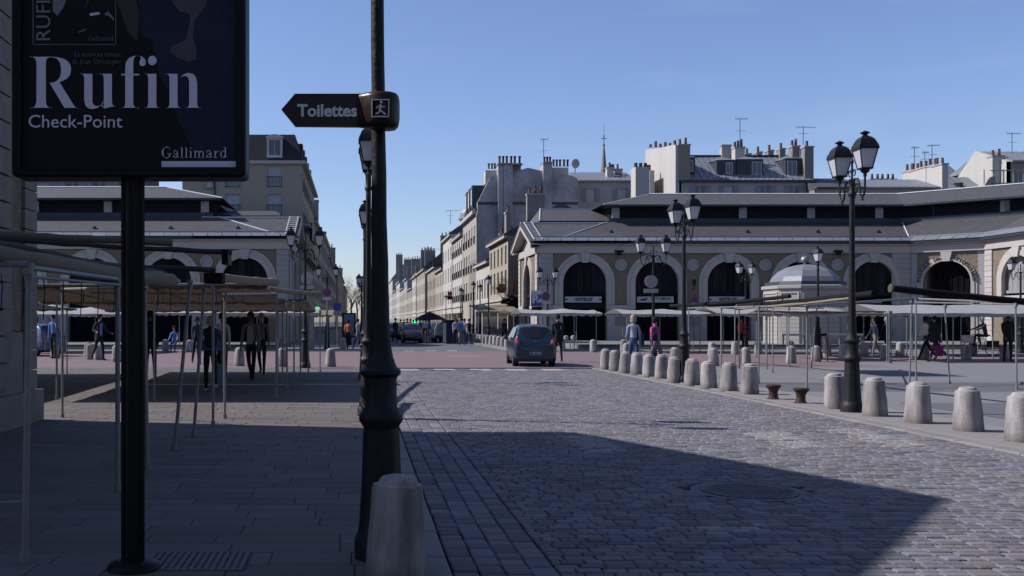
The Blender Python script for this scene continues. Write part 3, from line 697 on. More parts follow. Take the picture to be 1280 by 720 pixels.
cornice(HR,FR,0,26.4); zinc_edge(HR,FR,-0.4,26.5)
S2 = math.sqrt(0.5)
FC = Face(39.1,71.0,S2,-S2,S2,S2)
wl = 3.3/S2
MB().box((0,0,0.26),(0.45,0.4,6.45),0,FC).build('corner_wall','limestone_grey',HR); MB().box((wl-0.45,0,0.26),(wl,0.4,6.45),0,FC).build('corner_wall','limestone_grey',HR)
arch_bay(HR,FC,wl/2,uL=0.45,uR=wl-0.45,R=1.5,ro=1.86,low=False,open_passage=True)
cornice(HR,FC,0.05,wl-0.05); zinc_edge(HR,FC,0.1,wl-0.1)
tx = 'PASSAGE DES ANTIQUAIRES'
aa = Vector(FC(0,0,0))
ltr = []
for i, ch in enumerate(tx):
    if ch == ' ': continue
    an = PI*1.0-0.0 - (PI)*(i+0.5)/len(tx) ; r = 1.6
    if abs(an-PI/2) < 0.09: continue
    p = FC(wl/2+r*math.cos(an), -0.145, 4.35+r*math.sin(an))
    ux = Vector((S2*math.sin(an), -S2*math.sin(an), -math.cos(an))); uz = Vector((S2*math.cos(an), -S2*math.cos(an), math.sin(an)))
    text_part(serif(ch),0.36,'ink',HR,p,ux=ux,uz=uz,align='CENTER',name='letter',ext=0.01,off=0.004)
FW = Face(42.4,67.7,0,-1,1,0)
quoins(HR,FW,0.02,0.8,n=17,m='limestone'); 
for uc in (3.4,8.6,13.8,19.0): arch_bay(HR,FW,uc,uL=0.8 if uc<4 else None,lit_door='shutter')
cornice(HR,FW,0,21.5); zinc_edge(HR,FW,0,21.5)
MB().box((1.9,0.05,2.3),(4.9,0.12,3.3),0,FW).build('shop_sign','white_sign',HR)
p0 = [(XR+0.0,YR),(39.1,71),(42.4,67.7),(42.4,46)]
hall_roof(HR,FR,p0,1,5.9,1)
gable_wing(HR,1,XR,YR,8.2,6.5)
# higher ridge of the rear wing
MB().add([(XR+0.9,YR+4.4,9.2),(XR+6.8,YR+4.4,9.2),(XR+6.8,YR+8,10.5),(XR+1.6,YR+8,10.5),(XR+6.8,YR+12,9.2),(XR+0.9,YR+12,9.2)],[(0,1,2,3),(3,2,4,5),(0,3,5)]).build('slate_roof','slate',HR)
MB().box((XR+1.6,YR+7.93,10.5),(XR+6.8,YR+8.07,10.56)).build('ridge_capping','zinc_sunlit',HR)
MB().tube([(XR+0.9,YR+4.4,9.22),(XR+1.6,YR+8,10.53)],0.05,6).build('ridge_capping','zinc_sunlit',HR)
clere_posts(HR,[(18.9+0.35,75.1)]+[(XR+cs[0]+2.56+5.12*k,75.1) for k in range(1,5)])
for x,y in ((42.6,74.0),(45.6,70.6),(46.55,66.5)): MB().box((x-0.25,y-0.25,9.36),(x+0.25,y+0.25,10.15)).build('clerestory_post','limestone_grey',HR)
snow_hooks(HR,FR,[5.6,10.4,15.5,20.6,25.0],1.6)
MB().tube([(39.1,70.95,EV),(40.78,75.1,9.08)],0.05,6).build('valley_flashing','zinc_sunlit',HR)
# wall lanterns and bracket on the piers
for u in (cs[1]+2.56, cs[3]+2.56):
    b = MB(); p = FR(u,-0.35,4.1); b.lathe([(0.05,0),(0.12,0.3),(0.15,0.32),(0.05,0.5),(0.02,0.55)],6,p); b.tube([FR(u,0,3.95),FR(u,-0.3,3.85),FR(u,-0.35,4.1)],0.03,5); b.build('wall_lantern','cast_iron',HR)
for u in (cs[0]+2.4, cs[4]-2.56):
    MB().box((u-0.3,-0.3,6.5),(u+0.3,-0.17,6.65),0,FR).box((u-0.15,-0.3,6.3),(u+0.15,-0.17,6.5),0,FR).build('spotlight','black_paint',HR)

# left hall
XL, YL = -4.66, 67.0
HL = thing('market_hall','covered market hall on the left behind the canopies, seen under the poster panel','market hall',(XL,YL,0))
FL = Face(XL,YL,-1,0,0,1)
cl = [3.0+5.12*k for k in range(7)]
for k, uc in enumerate(cl):
    arch_bay(HL,FL,uc,uL=0.9 if k==0 else uc-2.56,uR=uc+2.56)
    if k < 6: pier_low(HL,FL,uc+1.58,uc+5.12-1.58); medallion(HL,FL,uc+2.56)
MB().box((0,0,0.26),(0.9,0.45,6.45),0,FL).build('corner_wall','limestone_grey',HL)
quoins(HL,FL,0.05,0.86); cornice(HL,FL,0,36.3); zinc_edge(HL,FL,-0.4,36.3)
hall_roof(HL,FL,[(XL,YL),(XL-36.3,YL)],-1,5.4,-1)
gable_wing(HL,-1,XL,YL,8.2,6.5)
MB().add([(XL-0.9,YL+4.4,9.2),(XL-6.8,YL+4.4,9.2),(XL-6.8,YL+8,9.9),(XL-1.6,YL+8,9.9)],[(0,1,2,3)]).build('slate_roof','slate',HL)
clere_posts(HL,[(XL-u,71.1) for u in (6.3,13.2,18.4,23.5,28.6,33.7)])
snow_hooks(HL,FL,[3.6,8.2,13.4,18.6,23.8],1.3)

# near left hall corner (casts the big shadow)
XN, Y1N, DN = -5.25, 16.3, 9.4
HN = thing('market_hall','stone market hall corner at the left edge in deep shade','market hall',(XN,Y1N,0))
FN = Face(XN,Y1N,0,-1,-1,0)
c = DN/2; DF = 9.9; ZF = 5.9
for w0, w1 in ((0.14,0.5),(11.5,12)): MB().prism([(0,0),(DF,0),(DF,ZF-0.1),(c,8.85),(0,7.0)],w0,w1,FN).build('wall','wall_stone',HN)
MB().box((0,0.5,0),(0.36,11.5,6.9),0,FN).build('wall','rubble',HN)
MB().box((DF-0.4,0.5,0),(DF,11.5,ZF-0.2),0,FN).build('wall','rubble',HN)
n = 20; h = 6.4/n
for i in range(n): MB().box((0.0,0.0,0.5+i*h+0.01),(0.58,0.16,0.5+(i+1)*h-0.01),0,FN).build('quoin','wall_stone',HN)
MB().box((0.58,0.06,1.45),(1.36,0.15,6.9),0,FN).build('rubble_panel','rubble',HN)
MB().box((0.58,0.03,0.5),(1.7,0.15,1.44),0,FN).build('pier_base','wall_stone',HN)
n = 16; h = 6.3/n
for i in range(n): MB().prism([(1.37,0.6+i*h+0.015),(2.1,0.6+i*h+0.015),(2.1,0.6+(i+1)*h-0.015),(1.37,0.6+(i+1)*h-0.015)],-0.06,0.15,FN).build('rusticated_block','wall_stone',HN)
MB().box((-0.07,-0.09,0.0),(DF,0.16,0.5),0,FN).build('plinth','wall_stone',HN)
MB().prism([(-0.35,6.86),(-0.35,7.14),(c,9.13),(c,8.86)],-0.42,12.6,FN).build('slate_roof','slate',HN)
MB().prism([(c,8.86),(c,9.13),(DF+0.2,ZF+0.05),(DF+0.2,ZF-0.2)],-0.42,12.6,FN).build('slate_roof','slate',HN)
MB().box((-0.1,-0.2,6.8),(0.9,0.1,7.0),0,FN).build('cornice_return','limestone',HN)
# ------------------------------------------------------------------ houses
WCACHE = {}
def window_unit(w_, h_, kind, depth=0.16):
    """local: x right, z up from bottom centre, y inward; origin at outer wall plane"""
    key = (round(w_,2), round(h_,2), kind)
    if key in WCACHE: return WCACHE[key]
    f = MB(); t = 0.07
    f.box((-w_/2,depth-0.03,0),(-w_/2+t,depth+0.03,h_)); f.box((w_/2-t,depth-0.03,0),(w_/2,depth+0.03,h_))
    f.box((-w_/2+t,depth-0.03,0),(w_/2-t,depth+0.03,t)); f.box((-w_/2+t,depth-0.03,h_-t),(w_/2-t,depth+0.03,h_)); f.box((-0.045,depth-0.035,t),(0.045,depth+0.03,h_-t))
    if kind != 'sm': 
        f.box((-w_/2+t,depth-0.028,h_*0.34),(-0.046,depth+0.02,h_*0.34+0.035)); f.box((0.046,depth-0.028,h_*0.34),(w_/2-t,depth+0.02,h_*0.34+0.035))
    g = MB().box((-w_/2+t,depth+0.0,t),(w_/2-t,depth+0.01,h_-t))
    s = [MB(),MB()]
    if 's' in kind and kind != 'sm':
        for k_, q in enumerate((-1,1)): s[k_].box((q*w_/2 if q>0 else -w_-0.0, -0.05, 0.02),(w_ if q>0 else -w_/2, -0.012, h_-0.02))
    r = MB()
    if 'b' in kind:
        r.box((-w_/2-0.05,-0.12,0.85),(w_/2+0.05,-0.08,0.9)); r.box((-w_/2-0.05,-0.12,0.08),(w_/2+0.05,-0.08,0.12))
        n = int(w_/0.13)
        for i in range(n+1): x = -w_/2+i*w_/n; r.box((x-0.012,-0.11,0.12),(x+0.012,-0.09,0.85))
    WCACHE[key] = (f, g, s, r, {})
    return WCACHE[key]
def add_window(parent, F, u, z, w_, h_, kind='p', pane='pane_glass', frame='window_white'):
    f, g, s, r, cache = window_unit(w_, h_, kind)
    def inst(mb, nm, m, par):
        k = (nm, m)
        if k not in cache:
            me = bpy.data.meshes.new(nm); me.from_pydata(mb.v, [], mb.f); me.materials.append(MATS[m]); cache[k] = me
        o = bpy.data.objects.new(nm, cache[k]); COL.objects.link(o); o.parent = par; return o
    org = Vector(ORG[parent.name])
    X = Vector((F.d[0],F.d[1],0)); I = Vector((F.i[0],F.i[1],0)); Z = Vector((0,0,1))
    M = Matrix.Identity(4)
    for i in range(3): M[i][0] = X[i]; M[i][1] = I[i]; M[i][2] = Z[i]; M[i][3] = (Vector(F(u,0,z))-org)[i]
    o = inst(f, 'window', frame, parent); o.matrix_local = M
    inst(g, 'pane', pane, o)
    if s[0].f:
        inst(s[0], 'shutter', 'shutter', o); k2 = ('shutter2','shutter')
        if k2 not in cache:
            me = bpy.data.meshes.new('shutter'); me.from_pydata(s[1].v, [], s[1].f); me.materials.append(MATS['shutter']); cache[k2] = me
        o2 = bpy.data.objects.new('shutter', cache[k2]); COL.objects.link(o2); o2.parent = o
    if r.f: inst(r, 'railing', 'black_paint', o)
def wall_open(P, F, W, H, opens, m, d=0.2, z0=0.0, name='wall'):
    us = sorted(set([0,W]+[q for o in opens for q in (o[0],o[1])])); zs = sorted(set([z0,H]+[q for o in opens for q in (o[2],o[3])]))
    b = MB()
    for i in range(len(us)-1):
        for j in range(len(zs)-1):
            uc, zc = (us[i]+us[i+1])/2, (zs[j]+zs[j+1])/2
            if any(o[0] < uc < o[1] and o[2] < zc < o[3] for o in opens): continue
            b.quad(F(us[i],0,zs[j]),F(us[i+1],0,zs[j]),F(us[i+1],0,zs[j+1]),F(us[i],0,zs[j+1]))
    for a,c_,e,f in opens:
        b.quad(F(a,0,e),F(a,d,e),F(a,d,f),F(a,0,f)); b.quad(F(c_,0,e),F(c_,d,e),F(c_,d,f),F(c_,0,f)); b.quad(F(a,0,e),F(c_,0,e),F(c_,d,e),F(a,d,e)); b.quad(F(a,0,f),F(c_,0,f),F(c_,d,f),F(a,d,f))
    b.build(name, m, P)
def facade(P, F, W, H, m, rows, cols=None, margin=1.2, skip=(), z0=0.0, sills=True, pane='pane_glass'):
    """rows: list of (z, w, h, kind); cols: number or list of u"""
    opens = []; wins = []
    for ri, (z, w_, h_, kind) in enumerate(rows):
        cc = cols if isinstance(cols, (list,tuple)) else [margin+(W-2*margin)*(i/(max(1,cols-1))) for i in range(cols)]
        for ci, u in enumerate(cc):
            if (ri,ci) in skip: continue
            opens.append((u-w_/2,u+w_/2,z,z+h_)); wins.append((u,z,w_,h_,kind))
    wall_open(P,F,W,H,opens,m,0.22,z0)
    rr = random.Random(int(W*100+H*10))
    for u,z,w_,h_,kind in wins: add_window(P,F,u,z,w_,h_,kind, pane if rr.random() < 0.6 else 'pane_curtain')
def chimney(P, x, y, z0, z1, wx, wy, pots=3, m='plaster_cream', along='x', potc='terracotta'):
    c = MB().box((x-wx/2,y-wy/2,z0),(x+wx/2,y+wy/2,z1)).build('chimney', m, P)
    MB().box((x-wx/2-0.06,y-wy/2-0.06,z1),(x+wx/2+0.06,y+wy/2+0.06,z1+0.14)).build('chimney_cap','limestone_grey',c)
    for i in range(pots):
        t = (i+0.5)/pots-0.5; px_ = x+(t*wx if along=='x' else 0); py_ = y+(t*wy if along=='y' else 0); hh = 0.55+0.25*((i*7)%3)/2
        MB().lathe([(0.15,0),(0.13,0.1),(0.11,hh-0.08),(0.14,hh)],8,(px_,py_,z1+0.14)).build('chimney_pot',potc,c)
def aerial(x, y, z, h, label, span=1.6, rot=0.3, parent=None):
    t = thing('aerial', label, 'aerial', (x,y,z)); b = MB().tube([(x,y,z-0.4),(x,y,z+h)],0.035,5); b.build('mast','antenna',t)
    b = MB(); c_, s_ = math.cos(rot), math.sin(rot)
    b.tube([(x-c_*span*0.35,y-s_*span*0.35,z+h-0.1),(x+c_*span*0.65,y+s_*span*0.65,z+h)],0.025,4)
    for i in range(7):
        q = -0.35+i/6.0; cx, cy, cz = x+c_*span*q, y+s_*span*q, z+h-0.05+0.07*q
        l = 0.32-0.03*i; b.tube([(cx,cy,cz-l/2),(cx,cy,cz+l/2)],0.016,4)
    b.tube([(x-0.45,y,z+h*0.5),(x+0.5,y,z+h*0.52)],0.02,4); b.build('antenna','antenna',t); return t
def gable_roof(P, x0, x1, y0, y1, ze, zr, axis='y', m='slate', ov=0.35, hip=0.0, seams=0):
    b = MB()
    if axis == 'y':
        xm = (x0+x1)/2; a = x0-ov; c_ = x1+ov; e, f = y0-0.05, y1+0.05
        b.add([(a,e,ze),(a,f,ze),(xm,f-hip,zr),(xm,e+hip,zr),(c_,e,ze),(c_,f,ze),(a,e,ze-0.15),(a,f,ze-0.15),(c_,e,ze-0.15),(c_,f,ze-0.15)],
              [(0,1,2,3),(3,2,5,4),(0,3,4),(1,5,2),(0,6,7,1),(4,5,9,8),(6,8,9,7),(0,4,8,6)])
    else:
        ym = (y0+y1)/2; a = y0-ov; c_ = y1+ov; e, f = x0-0.05, x1+0.05
        b.add([(e,a,ze),(f,a,ze),(f-hip,ym,zr),(e+hip,ym,zr),(e,c_,ze),(f,c_,ze),(e,a,ze-0.15),(f,a,ze-0.15),(e,c_,ze-0.15),(f,c_,ze-0.15)],
              [(0,1,2,3),(3,2,5,4),(0,3,4),(1,5,2),(0,6,7,1),(4,5,9,8),(6,8,9,7),(0,4,8,6)])
    b.build('roof', m, P)
    if seams:
        s = MB(); ym = (y0+y1)/2
        for i in range(seams):
            x = x0+(i+0.5)*(x1-x0)/seams
            if axis == 'x': s.tube([(x,y0-ov,ze+0.03),(x,ym,zr+0.03)],0.035,4)
        s.build('roof_seams','zinc',P); 
def street_house(name, label, cat, side, x, y0, y1, h, rows, cols, m, depth=10, zr=2.5, roof='slate', end_m=None, chim=(), shop=None, end_rows=None):
    """row house: facade on plane x facing the street; side=+1 right row (faces -X), -1 left row (faces +X)"""
    P = thing(name, label, cat, (x,y0,0))
    if side > 0: F = Face(x,y1,0,-1,1,0)
    else: F = Face(x,y0,0,1,-1,0)
    W = y1-y0
    facade(P,F,W,h,m,rows,cols,margin=1.3)
    xb = x+side*depth; xa, xc = min(x,xb), max(x,xb)
    FE = Face(xa,y0,1,0,0,1)
    if end_rows: facade(P,FE,xc-xa,h,end_m or m,end_rows[0],end_rows[1],margin=1.6)
    else: MB().quad(FE(0,0,0),FE(depth,0,0),FE(depth,0,h),FE(0,0,h)).build('end_wall',end_m or m,P)
    MB().quad((xb,y0,0),(xb,y1,0),(xb,y1,h),(xb,y0,h)).quad((xa,y1,0),(xc,y1,0),(xc,y1,h),(xa,y1,h)).build('rear_wall',m,P)
    # gable triangles + roof
    xm = (xa+xc)/2
    MB().add([(xa,y0,h),(xc,y0,h),(xm,y0,h+zr)],[(0,1,2)]).add([(xa,y1,h),(xc,y1,h),(xm,y1,h+zr)],[(0,1,2)]).build('gable',end_m or m,P)
    gable_roof(P,xa,xc,y0,y1,h+0.1,h+zr+0.1,'y',roof)
    MB().box((x-side*0.35 if side>0 else x, y0, h-0.25),(x if side>0 else x+0.35, y1, h-0.002)).build('cornice','limestone',P)
    zz = shop if shop else 3.4
    MB().box((min(x,x-side*0.12),y0,zz),(max(x,x-side*0.12),y1,zz+0.2)).build('string_course','limestone',P)
    nb = max(1,int(W/4.5))
    for i in range(nb):
        u0 = y0+0.4+i*W/nb; u1 = u0+W/nb-0.8
        s = MB().box((min(x-side*0.05,x-side*0.005),u0,0.15),(max(x-side*0.05,x-side*0.005),u1,2.7)).build('shop_front','pane_dark',P)
    for cx, cy, wz, wx, wy, pots in chim: chimney(P,cx,cy,h,wz,wx,wy,pots,'plaster_dull',along='x' if wx>wy else 'y')
    return P
R3 = lambda z1, n, dz, w_, h_, k='s': [(z1+i*dz, w_, h_*(1 if i < n-1 else 0.85), k) for i in range(n)]
XF = 12.5
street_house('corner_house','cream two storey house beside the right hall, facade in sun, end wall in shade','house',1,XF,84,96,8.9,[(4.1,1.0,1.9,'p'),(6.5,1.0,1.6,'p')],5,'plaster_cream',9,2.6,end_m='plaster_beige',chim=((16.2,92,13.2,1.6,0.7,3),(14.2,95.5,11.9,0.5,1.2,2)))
street_house('row_house','white low house with grey roof below the big blank wall','house',1,XF,96.02,107,7.5,[(3.9,1.0,2.0,'p')],5,'plaster_white',9,2.4,chim=((14.6,99,10.2,1.4,0.6,3),))
# building with the big blank end wall
BC = thing('apartment_building','tall building with a huge blank grey end wall and many chimney pots','building',(12.6,107,0))
def bp(px, py, Y=107): v = at(px,py,Y); return (v.x, v.z)
poly = [bp(594,420),bp(597,253),bp(612.5,222),bp(623,218.5),bp(640,215.5),bp(660,209.6),bp(677,213.5),bp(690,216.4),bp(713.7,219),bp(722,223),bp(722,420)]
FB = Face(0,107,1,0,0,1)
MB().prism(poly,0,0.4,FB).build('end_wall','blank_render',BC)
MB().prism([(x-0.02 if i else x, z-0.03) for i,(x,z) in enumerate(poly)],0.41,7.0,FB).build('body','plaster_dull',BC)
a_, b_ = bp(597,254), bp(722,252.6)
MB().box((a_[0],-0.14,a_[1]-0.12),(b_[0],-0.002,a_[1]+0.10),0,FB).build('ledge','zinc_dark',BC)
for (xa,xb,yt,yb,pr,dd) in ((622,628,204.5,300,0.5,0.9),(628.5,640,204.5,330,0.55,1.3),(678,689,204,330,0.5,1.3)):
    p, q = bp(xa,yt), bp(xb,yb); MB().box((p[0],-pr,q[1]),(q[0],dd,p[1]),0,FB).build('flue','blank_render',BC)
def pots_row(P, pxs, py, Y, r=0.15, hh=0.85, m='rust_iron'):
    for i, px in enumerate(pxs):
        v = at(px,py,Y); MB().lathe([(r,0),(r*0.75,0.12),(r*0.75,hh-0.2),(r*1.05,hh-0.12),(r*0.9,hh)],8,(v.x,Y,v.z)).build('chimney_pot',m,P)
for (xa,xb,yt,yb,Y0,Y1,m) in ((622,652,205.2,207,106.3,108.6,'plaster_dull'),(640.2,652,207,217,107.4,108.9,'blank_render'),(608,622,211.5,228,107.8,109.2,'plaster_white'),(678,689.5,203.5,205,106.3,108.4,'plaster_dull'),(689.6,712,208.2,222,107.6,109,'plaster_white')):
    p, q = at(xa,yt,107), at(xb,yb,107); MB().box((p.x,Y0,q.z),(q.x,Y1,p.z)).build('chimney',m,BC)
pots_row(BC,[624.5,629,633.5,639,643.5,649.5],205,107); pots_row(BC,[611,615,618.5],211,108.3,0.13,0.6); pots_row(BC,[680.5,684,687.5],203,107,0.14,0.6); pots_row(BC,[692,696,700,705,709.5],208,108.3,0.14,0.75)
# street facade of that building with dormers
FS = Face(12.55,121,0,-1,1,0)
facade(BC,FS,14,13.2,'plaster_warm',[(3.9,1.1,2.2,'b'),(7.0,1.1,2.2,'b'),(10.0,1.1,2.0,'b')],5,1.6)
MB().box((12.15,107.5,13.2),(12.56,121,13.6)).build('cornice','limestone',BC)
MB().add([(12.5,107.3,13.6),(12.5,121,13.6),(14.4,121,16.6),(14.4,107.3,16.6)],[(0,1,2,3)]).build('mansard','slate_dark',BC)
for y in (108.6,111.3,114.2):
    b = MB().box((12.2,y-0.75,13.9),(14.2,y+0.75,16.3)); b.build('dormer','zinc_dark',BC); MB().box((12.15,y-0.5,14.2),(12.19,y+0.5,15.9)).build('dormer_window','window_white',BC)
street_house('row_house','pale four storey house with tall windows and balconies in the far street','house',1,12.5,121.03,134,12.3,[(4,1.1,2.1,'b'),(7,1.1,2.1,'b'),(9.8,1.1,1.8,'b')],5,'plaster_white',10,2.6,roof='zinc',chim=((17,123,16.6,2.2,0.8,4),))
# church-like cupola tower
street_house('row_house','narrow white house with a pediment and small cupola in the far street','house',1,12.4,134.03,148,13.4,R3(4,3,3,1.1,2.0,'p'),4,'plaster_white',9,3.4)
CXo, CZo = 1.4, -1.75
cu = thing('roof_cupola','small domed roof lantern on columns above the far street houses','cupola',(13.6,142,16.0))
b = MB()
for i in range(6): a = PI*i/3; b.tube([(15.3+0.85*math.cos(a),142+0.85*math.sin(a),13.3),(15.3+0.85*math.cos(a),142+0.85*math.sin(a),16.05)],0.14,6)
b.build('column','limestone_grey',cu); MB().lathe([(1.25,17.8),(1.25,18.0),(1.1,18.15),(1.0,18.7),(0.6,19.3),(0.12,19.6),(0.1,20.6)],14,(15.3,142,CZo)).build('dome','zinc',cu)
MB().lathe([(1.2,12.9),(1.2,13.3)],12,(15.3,142,0)).build('base','limestone_grey',cu)
street_house('row_house','beige three storey house in the middle of the far street','house',1,12.4,148.03,163,9.6,R3(4,2,3,1.0,2.0,'p'),5,'plaster_warm',10,3.0,chim=((15,150,13.5,1.8,0.8,3),))
street_house('row_house','grey slate roofed house in the middle of the far street','house',1,12.4,163.03,182,10.6,R3(4,2,3,1.0,2.0,'p'),6,'plaster_beige',10,3.0,chim=((15,166,14.6,1.8,0.8,3),(16,178,15,1.8,0.8,3)))
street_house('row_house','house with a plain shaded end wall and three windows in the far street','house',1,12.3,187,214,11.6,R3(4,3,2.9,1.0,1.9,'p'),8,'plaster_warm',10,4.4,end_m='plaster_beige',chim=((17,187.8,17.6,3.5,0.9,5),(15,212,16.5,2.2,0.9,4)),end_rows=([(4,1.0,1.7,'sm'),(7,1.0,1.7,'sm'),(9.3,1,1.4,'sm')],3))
FS_ = [('white narrow house',214.05,230,11.5,5,'plaster_white',3.2,'slate'),('lower cream house',230.05,252,9.4,6,'plaster_cream',3.0,'slate'),('grey fronted taller house',252.05,270,12.6,5,'plaster_grey',2.6,'zinc'),
 ('warm plastered house',270.05,296,10.8,7,'plaster_warm',3.8,'slate'),('white house with tall chimneys',296.05,325,13.6,7,'plaster_white',4.2,'zinc'),('pale broad house',325.05,360,12.0,8,'plaster_cream',5.2,'slate'),('last tall zinc roofed house',360.05,400,17.0,8,'plaster_grey',6.5,'zinc')]
for i_, (lb_, ya_, yb_, h_, nc_, m__, zr__, rf_) in enumerate(FS_):
    street_house('row_house',lb_+' near the vanishing end of the street, right row','house',1,12.15-0.03*i_,ya_,yb_,h_,R3(4,3 if h_ > 11 else 2,3.2,1.1,2.0,'p' if i_%2 else 'sm'),nc_,m__,10,zr__,roof=rf_,chim=((14.5,ya_+2,h_+zr__+2.2,2.4,0.9,4),(16.5,yb_-2,h_+zr__+1.6,1.6,0.8,3)) if i_%2 == 0 else ((15,(ya_+yb_)/2,h_+zr__+2.4,3.0,0.9,5),))
# left street side
BL = thing('apartment_building','tall beige apartment block with slate mansard roof left of the street','building',(-14.2,80,0))
FF = Face(-14.15,80,1,0,0,1); Wl = 9.55
bx = lambda px: (px-VX)*80/FPX+14.15
cc = [bx(246),bx(291),bx(343)]
facade(BL,FF,Wl,14.2,'plaster_cream',[(4.9,1.15,1.9,'b'),(7.6,1.15,1.8,'b'),(10.05,1.15,1.75,'b'),(12.3,1.15,1.75,'b')],[cc[1],cc[2]],pane='pane_curtain')
MB().box((0,-0.30,14.2),(Wl+0.3,0,14.45),0,FF).build('cornice','limestone',BL)
MB().box((bx(268),-0.08,3),(bx(269.5),-0.02,14.2),0,FF).build('downpipe','zinc_dark',BL)
FSd = Face(-4.6,80,0,1,-1,0)
facade(BL,FSd,22,14.2,'plaster_cream',[(4.0,1.1,2.0,'b'),(7.0,1.1,2.0,'b'),(9.6,1.1,1.9,'b'),(12.1,1.1,1.6,'b')],8,1.5)
MB().box((-4.6,80,14.2),(-4.2,102,14.45)).build('cornice','limestone',BL)
for z in (6.9,9.5): MB().box((-4.6,80.5,z-0.15),(-3.95,101.5,z)).build('balcony','limestone_grey',BL); 
b = MB()
b.add([(-14.15,80.05,14.45),(-4.45,80.05,14.45),(-5.2,81.0,16.75),(-14.15,81.0,16.75),(-4.45,102,14.45),(-5.2,102,16.75),(-14.15,92,17.1),(-6,92,17.1)],[(0,1,2,3),(1,4,5,2),(3,2,7,6)]); b.build('mansard','slate_dark',BL)
MB().box((-14.15,90,0),(-4.61,102,14.2)).build('body','plaster_dull',BL)
MB().quad((-14.15,80,0),(-14.15,102,0),(-14.15,102,14.2),(-14.15,80,14.2)).build('rear_wall','plaster_dull',BL)
for px in (343,246):
    if px == 246: continue
    u = bx(px); d_ = MB().box((u-0.62,0.15,14.75),(u+0.62,1.4,16.45),0,FF).build('dormer','window_white',BL)
    MB().box((u-0.44,0.12,14.95),(u-0.04,0.15,16.15),0,FF).box((u+0.04,0.12,14.95),(u+0.44,0.15,16.15),0,FF).build('dormer_window','pane_glass',d_)
    b = MB(); b.prism([(u-0.7,16.3),(u-0.68,16.42),(u-0.4,16.56),(u,16.62),(u+0.4,16.56),(u+0.68,16.42),(u+0.7,16.3)],0.05,1.4,FF); b.build('dormer_roof','window_white',d_)
for y in (82,85,88.5,92,96): MB().box((-5.3,y-0.5,14.7),(-4.62,y+0.5,16.1)).build('dormer','slate_dark',BL)
MB().box((-4.62,83.2,9.7),(-3.9,86,9.8)).box((-4.1,83.2,8.4),(-3.9,86,9.7)).build('awning','black_paint',BL)
# sculpted ornament on its corner pilaster
MB().lathe([(0.1,0),(0.3,0.15),(0.2,0.5),(0.32,0.9),(0.1,1.15)],8,(at(263,237,80).x,79.85,at(263,237,80).z)).build('carved_bracket','limestone_grey',BL)
BL2 = thing('apartment_building','grey building behind the left hall roof with shuttered windows','building',(-36,84,0))
F2 = Face(-36,84,1,0,0,1); W2 = (172-VX)*84/FPX+36
facade(BL2,F2,W2,15.2,'plaster_beige',[(4.5,1.1,1.9,'s'),(7.6,1.1,2.0,'s'),(11.2,1.1,2.1,'s')],[(q-VX)*84/FPX+36 for q in (18,53,90,124,156)],pane='pane_dark')
MB().box((0,0.3,0),(W2,9,15.2),0,F2).build('body','plaster_dull',BL2); 
for spec in (('row_house','beige house beyond the tall left block',-4.65,102.03,124,12.0,5),('row_house','house with small upper windows farther on the left street side',-4.6,124.03,150,12.6,6),
    ('row_house','lower shaded house on the left street side',-4.5,150.03,196,11.0,9),('row_house','shaded house with a rooftop chimney near the street end on the left',-4.2,196.03,270,12.0,12),('row_house','last house on the left street side before the trees',-4.0,270.05,330,11.0,8)):
    nm, lb, x, ya, yb, h, nc = spec
    street_house(nm,lb,'house',-1,x,ya,yb,h,R3(4,3,2.9,1.1,1.9,'s' if ya<190 else 'sm'),nc,'plaster_cream' if nc%2 else 'plaster_beige',10,3.0,chim=((x-1.2,ya+1,h+(4 if ya<260 else 5),1.4,1.6,3),(x-2.5,(ya+yb)/2,h+4,1.2,1.0,2)))

# zinc roofed block and neighbours behind the right hall
B2 = thing('apartment_building','pale building with a long zinc roof right of the blank wall','building',(23.5,109,0))
F3 = Face(at(722,0,109).x,109,1,0,0,1); W3 = at(795,0,109).x-at(722,0,109).x; z_e = at(0,227.5,109).z
u_ = lambda px: at(px,0,109).x-at(722,0,109).x
facade(B2,F3,W3,z_e,'plaster_grey',[(at(0,252,109).z,1.0,1.45,'s')],[u_(738.5),u_(777.5)],pane='pane_curtain')
xa = at(722,0,109).x; xb = at(795,0,109).x
gable_roof(B2,xa,xb,109,118,z_e+0.15,at(0,215.5,113.5).z,'x','zinc',seams=13,ov=0.3)
MB().box((xa,109.3,0),(xb,118,z_e)).build('body','plaster_dull',B2)
v = at(762,221,111); chimney(B2,v.x,111,v.z-0.4,at(0,211,111).z,0.75,0.75,1,'plaster_white'); v = at(772,217,112); chimney(B2,v.x,112,v.z,at(0,213,112).z,0.9,0.7,1,'plaster_white')
v = at(765.5,210,111); MB().lathe([(0.3,0),(0.2,0.4),(0.2,0.7)],8,(v.x,111,v.z-0.3)).build('chimney_pot','terracotta',B2)
ds = thing('satellite_dish','white satellite dish on the zinc roof edge','satellite dish',at(719,214,108.5))
v = at(719.5,204.5,108.5)
b = MB(); N = 16; b.add([(v.x+0.42*math.cos(2*PI*i/N),v.y-0.15*math.cos(2*PI*i/N)*0.6,v.z+0.52*math.sin(2*PI*i/N)) for i in range(N)]+[(v.x+0.05,v.y+0.22,v.z)],[(i,(i+1)%N,N) for i in range(N)]); b.build('dish','window_white',ds)
MB().tube([(v.x,v.y+0.22,v.z),(v.x,v.y+0.3,v.z-0.9)],0.05,6).build('stand','antenna',ds)
sp = thing('church_spire','slender dark church spire rising behind the zinc roof','spire',(at(755,0,260).x,260,0))
v = at(754.8,0,260).x; zz = lambda y: at(0,y,260).z
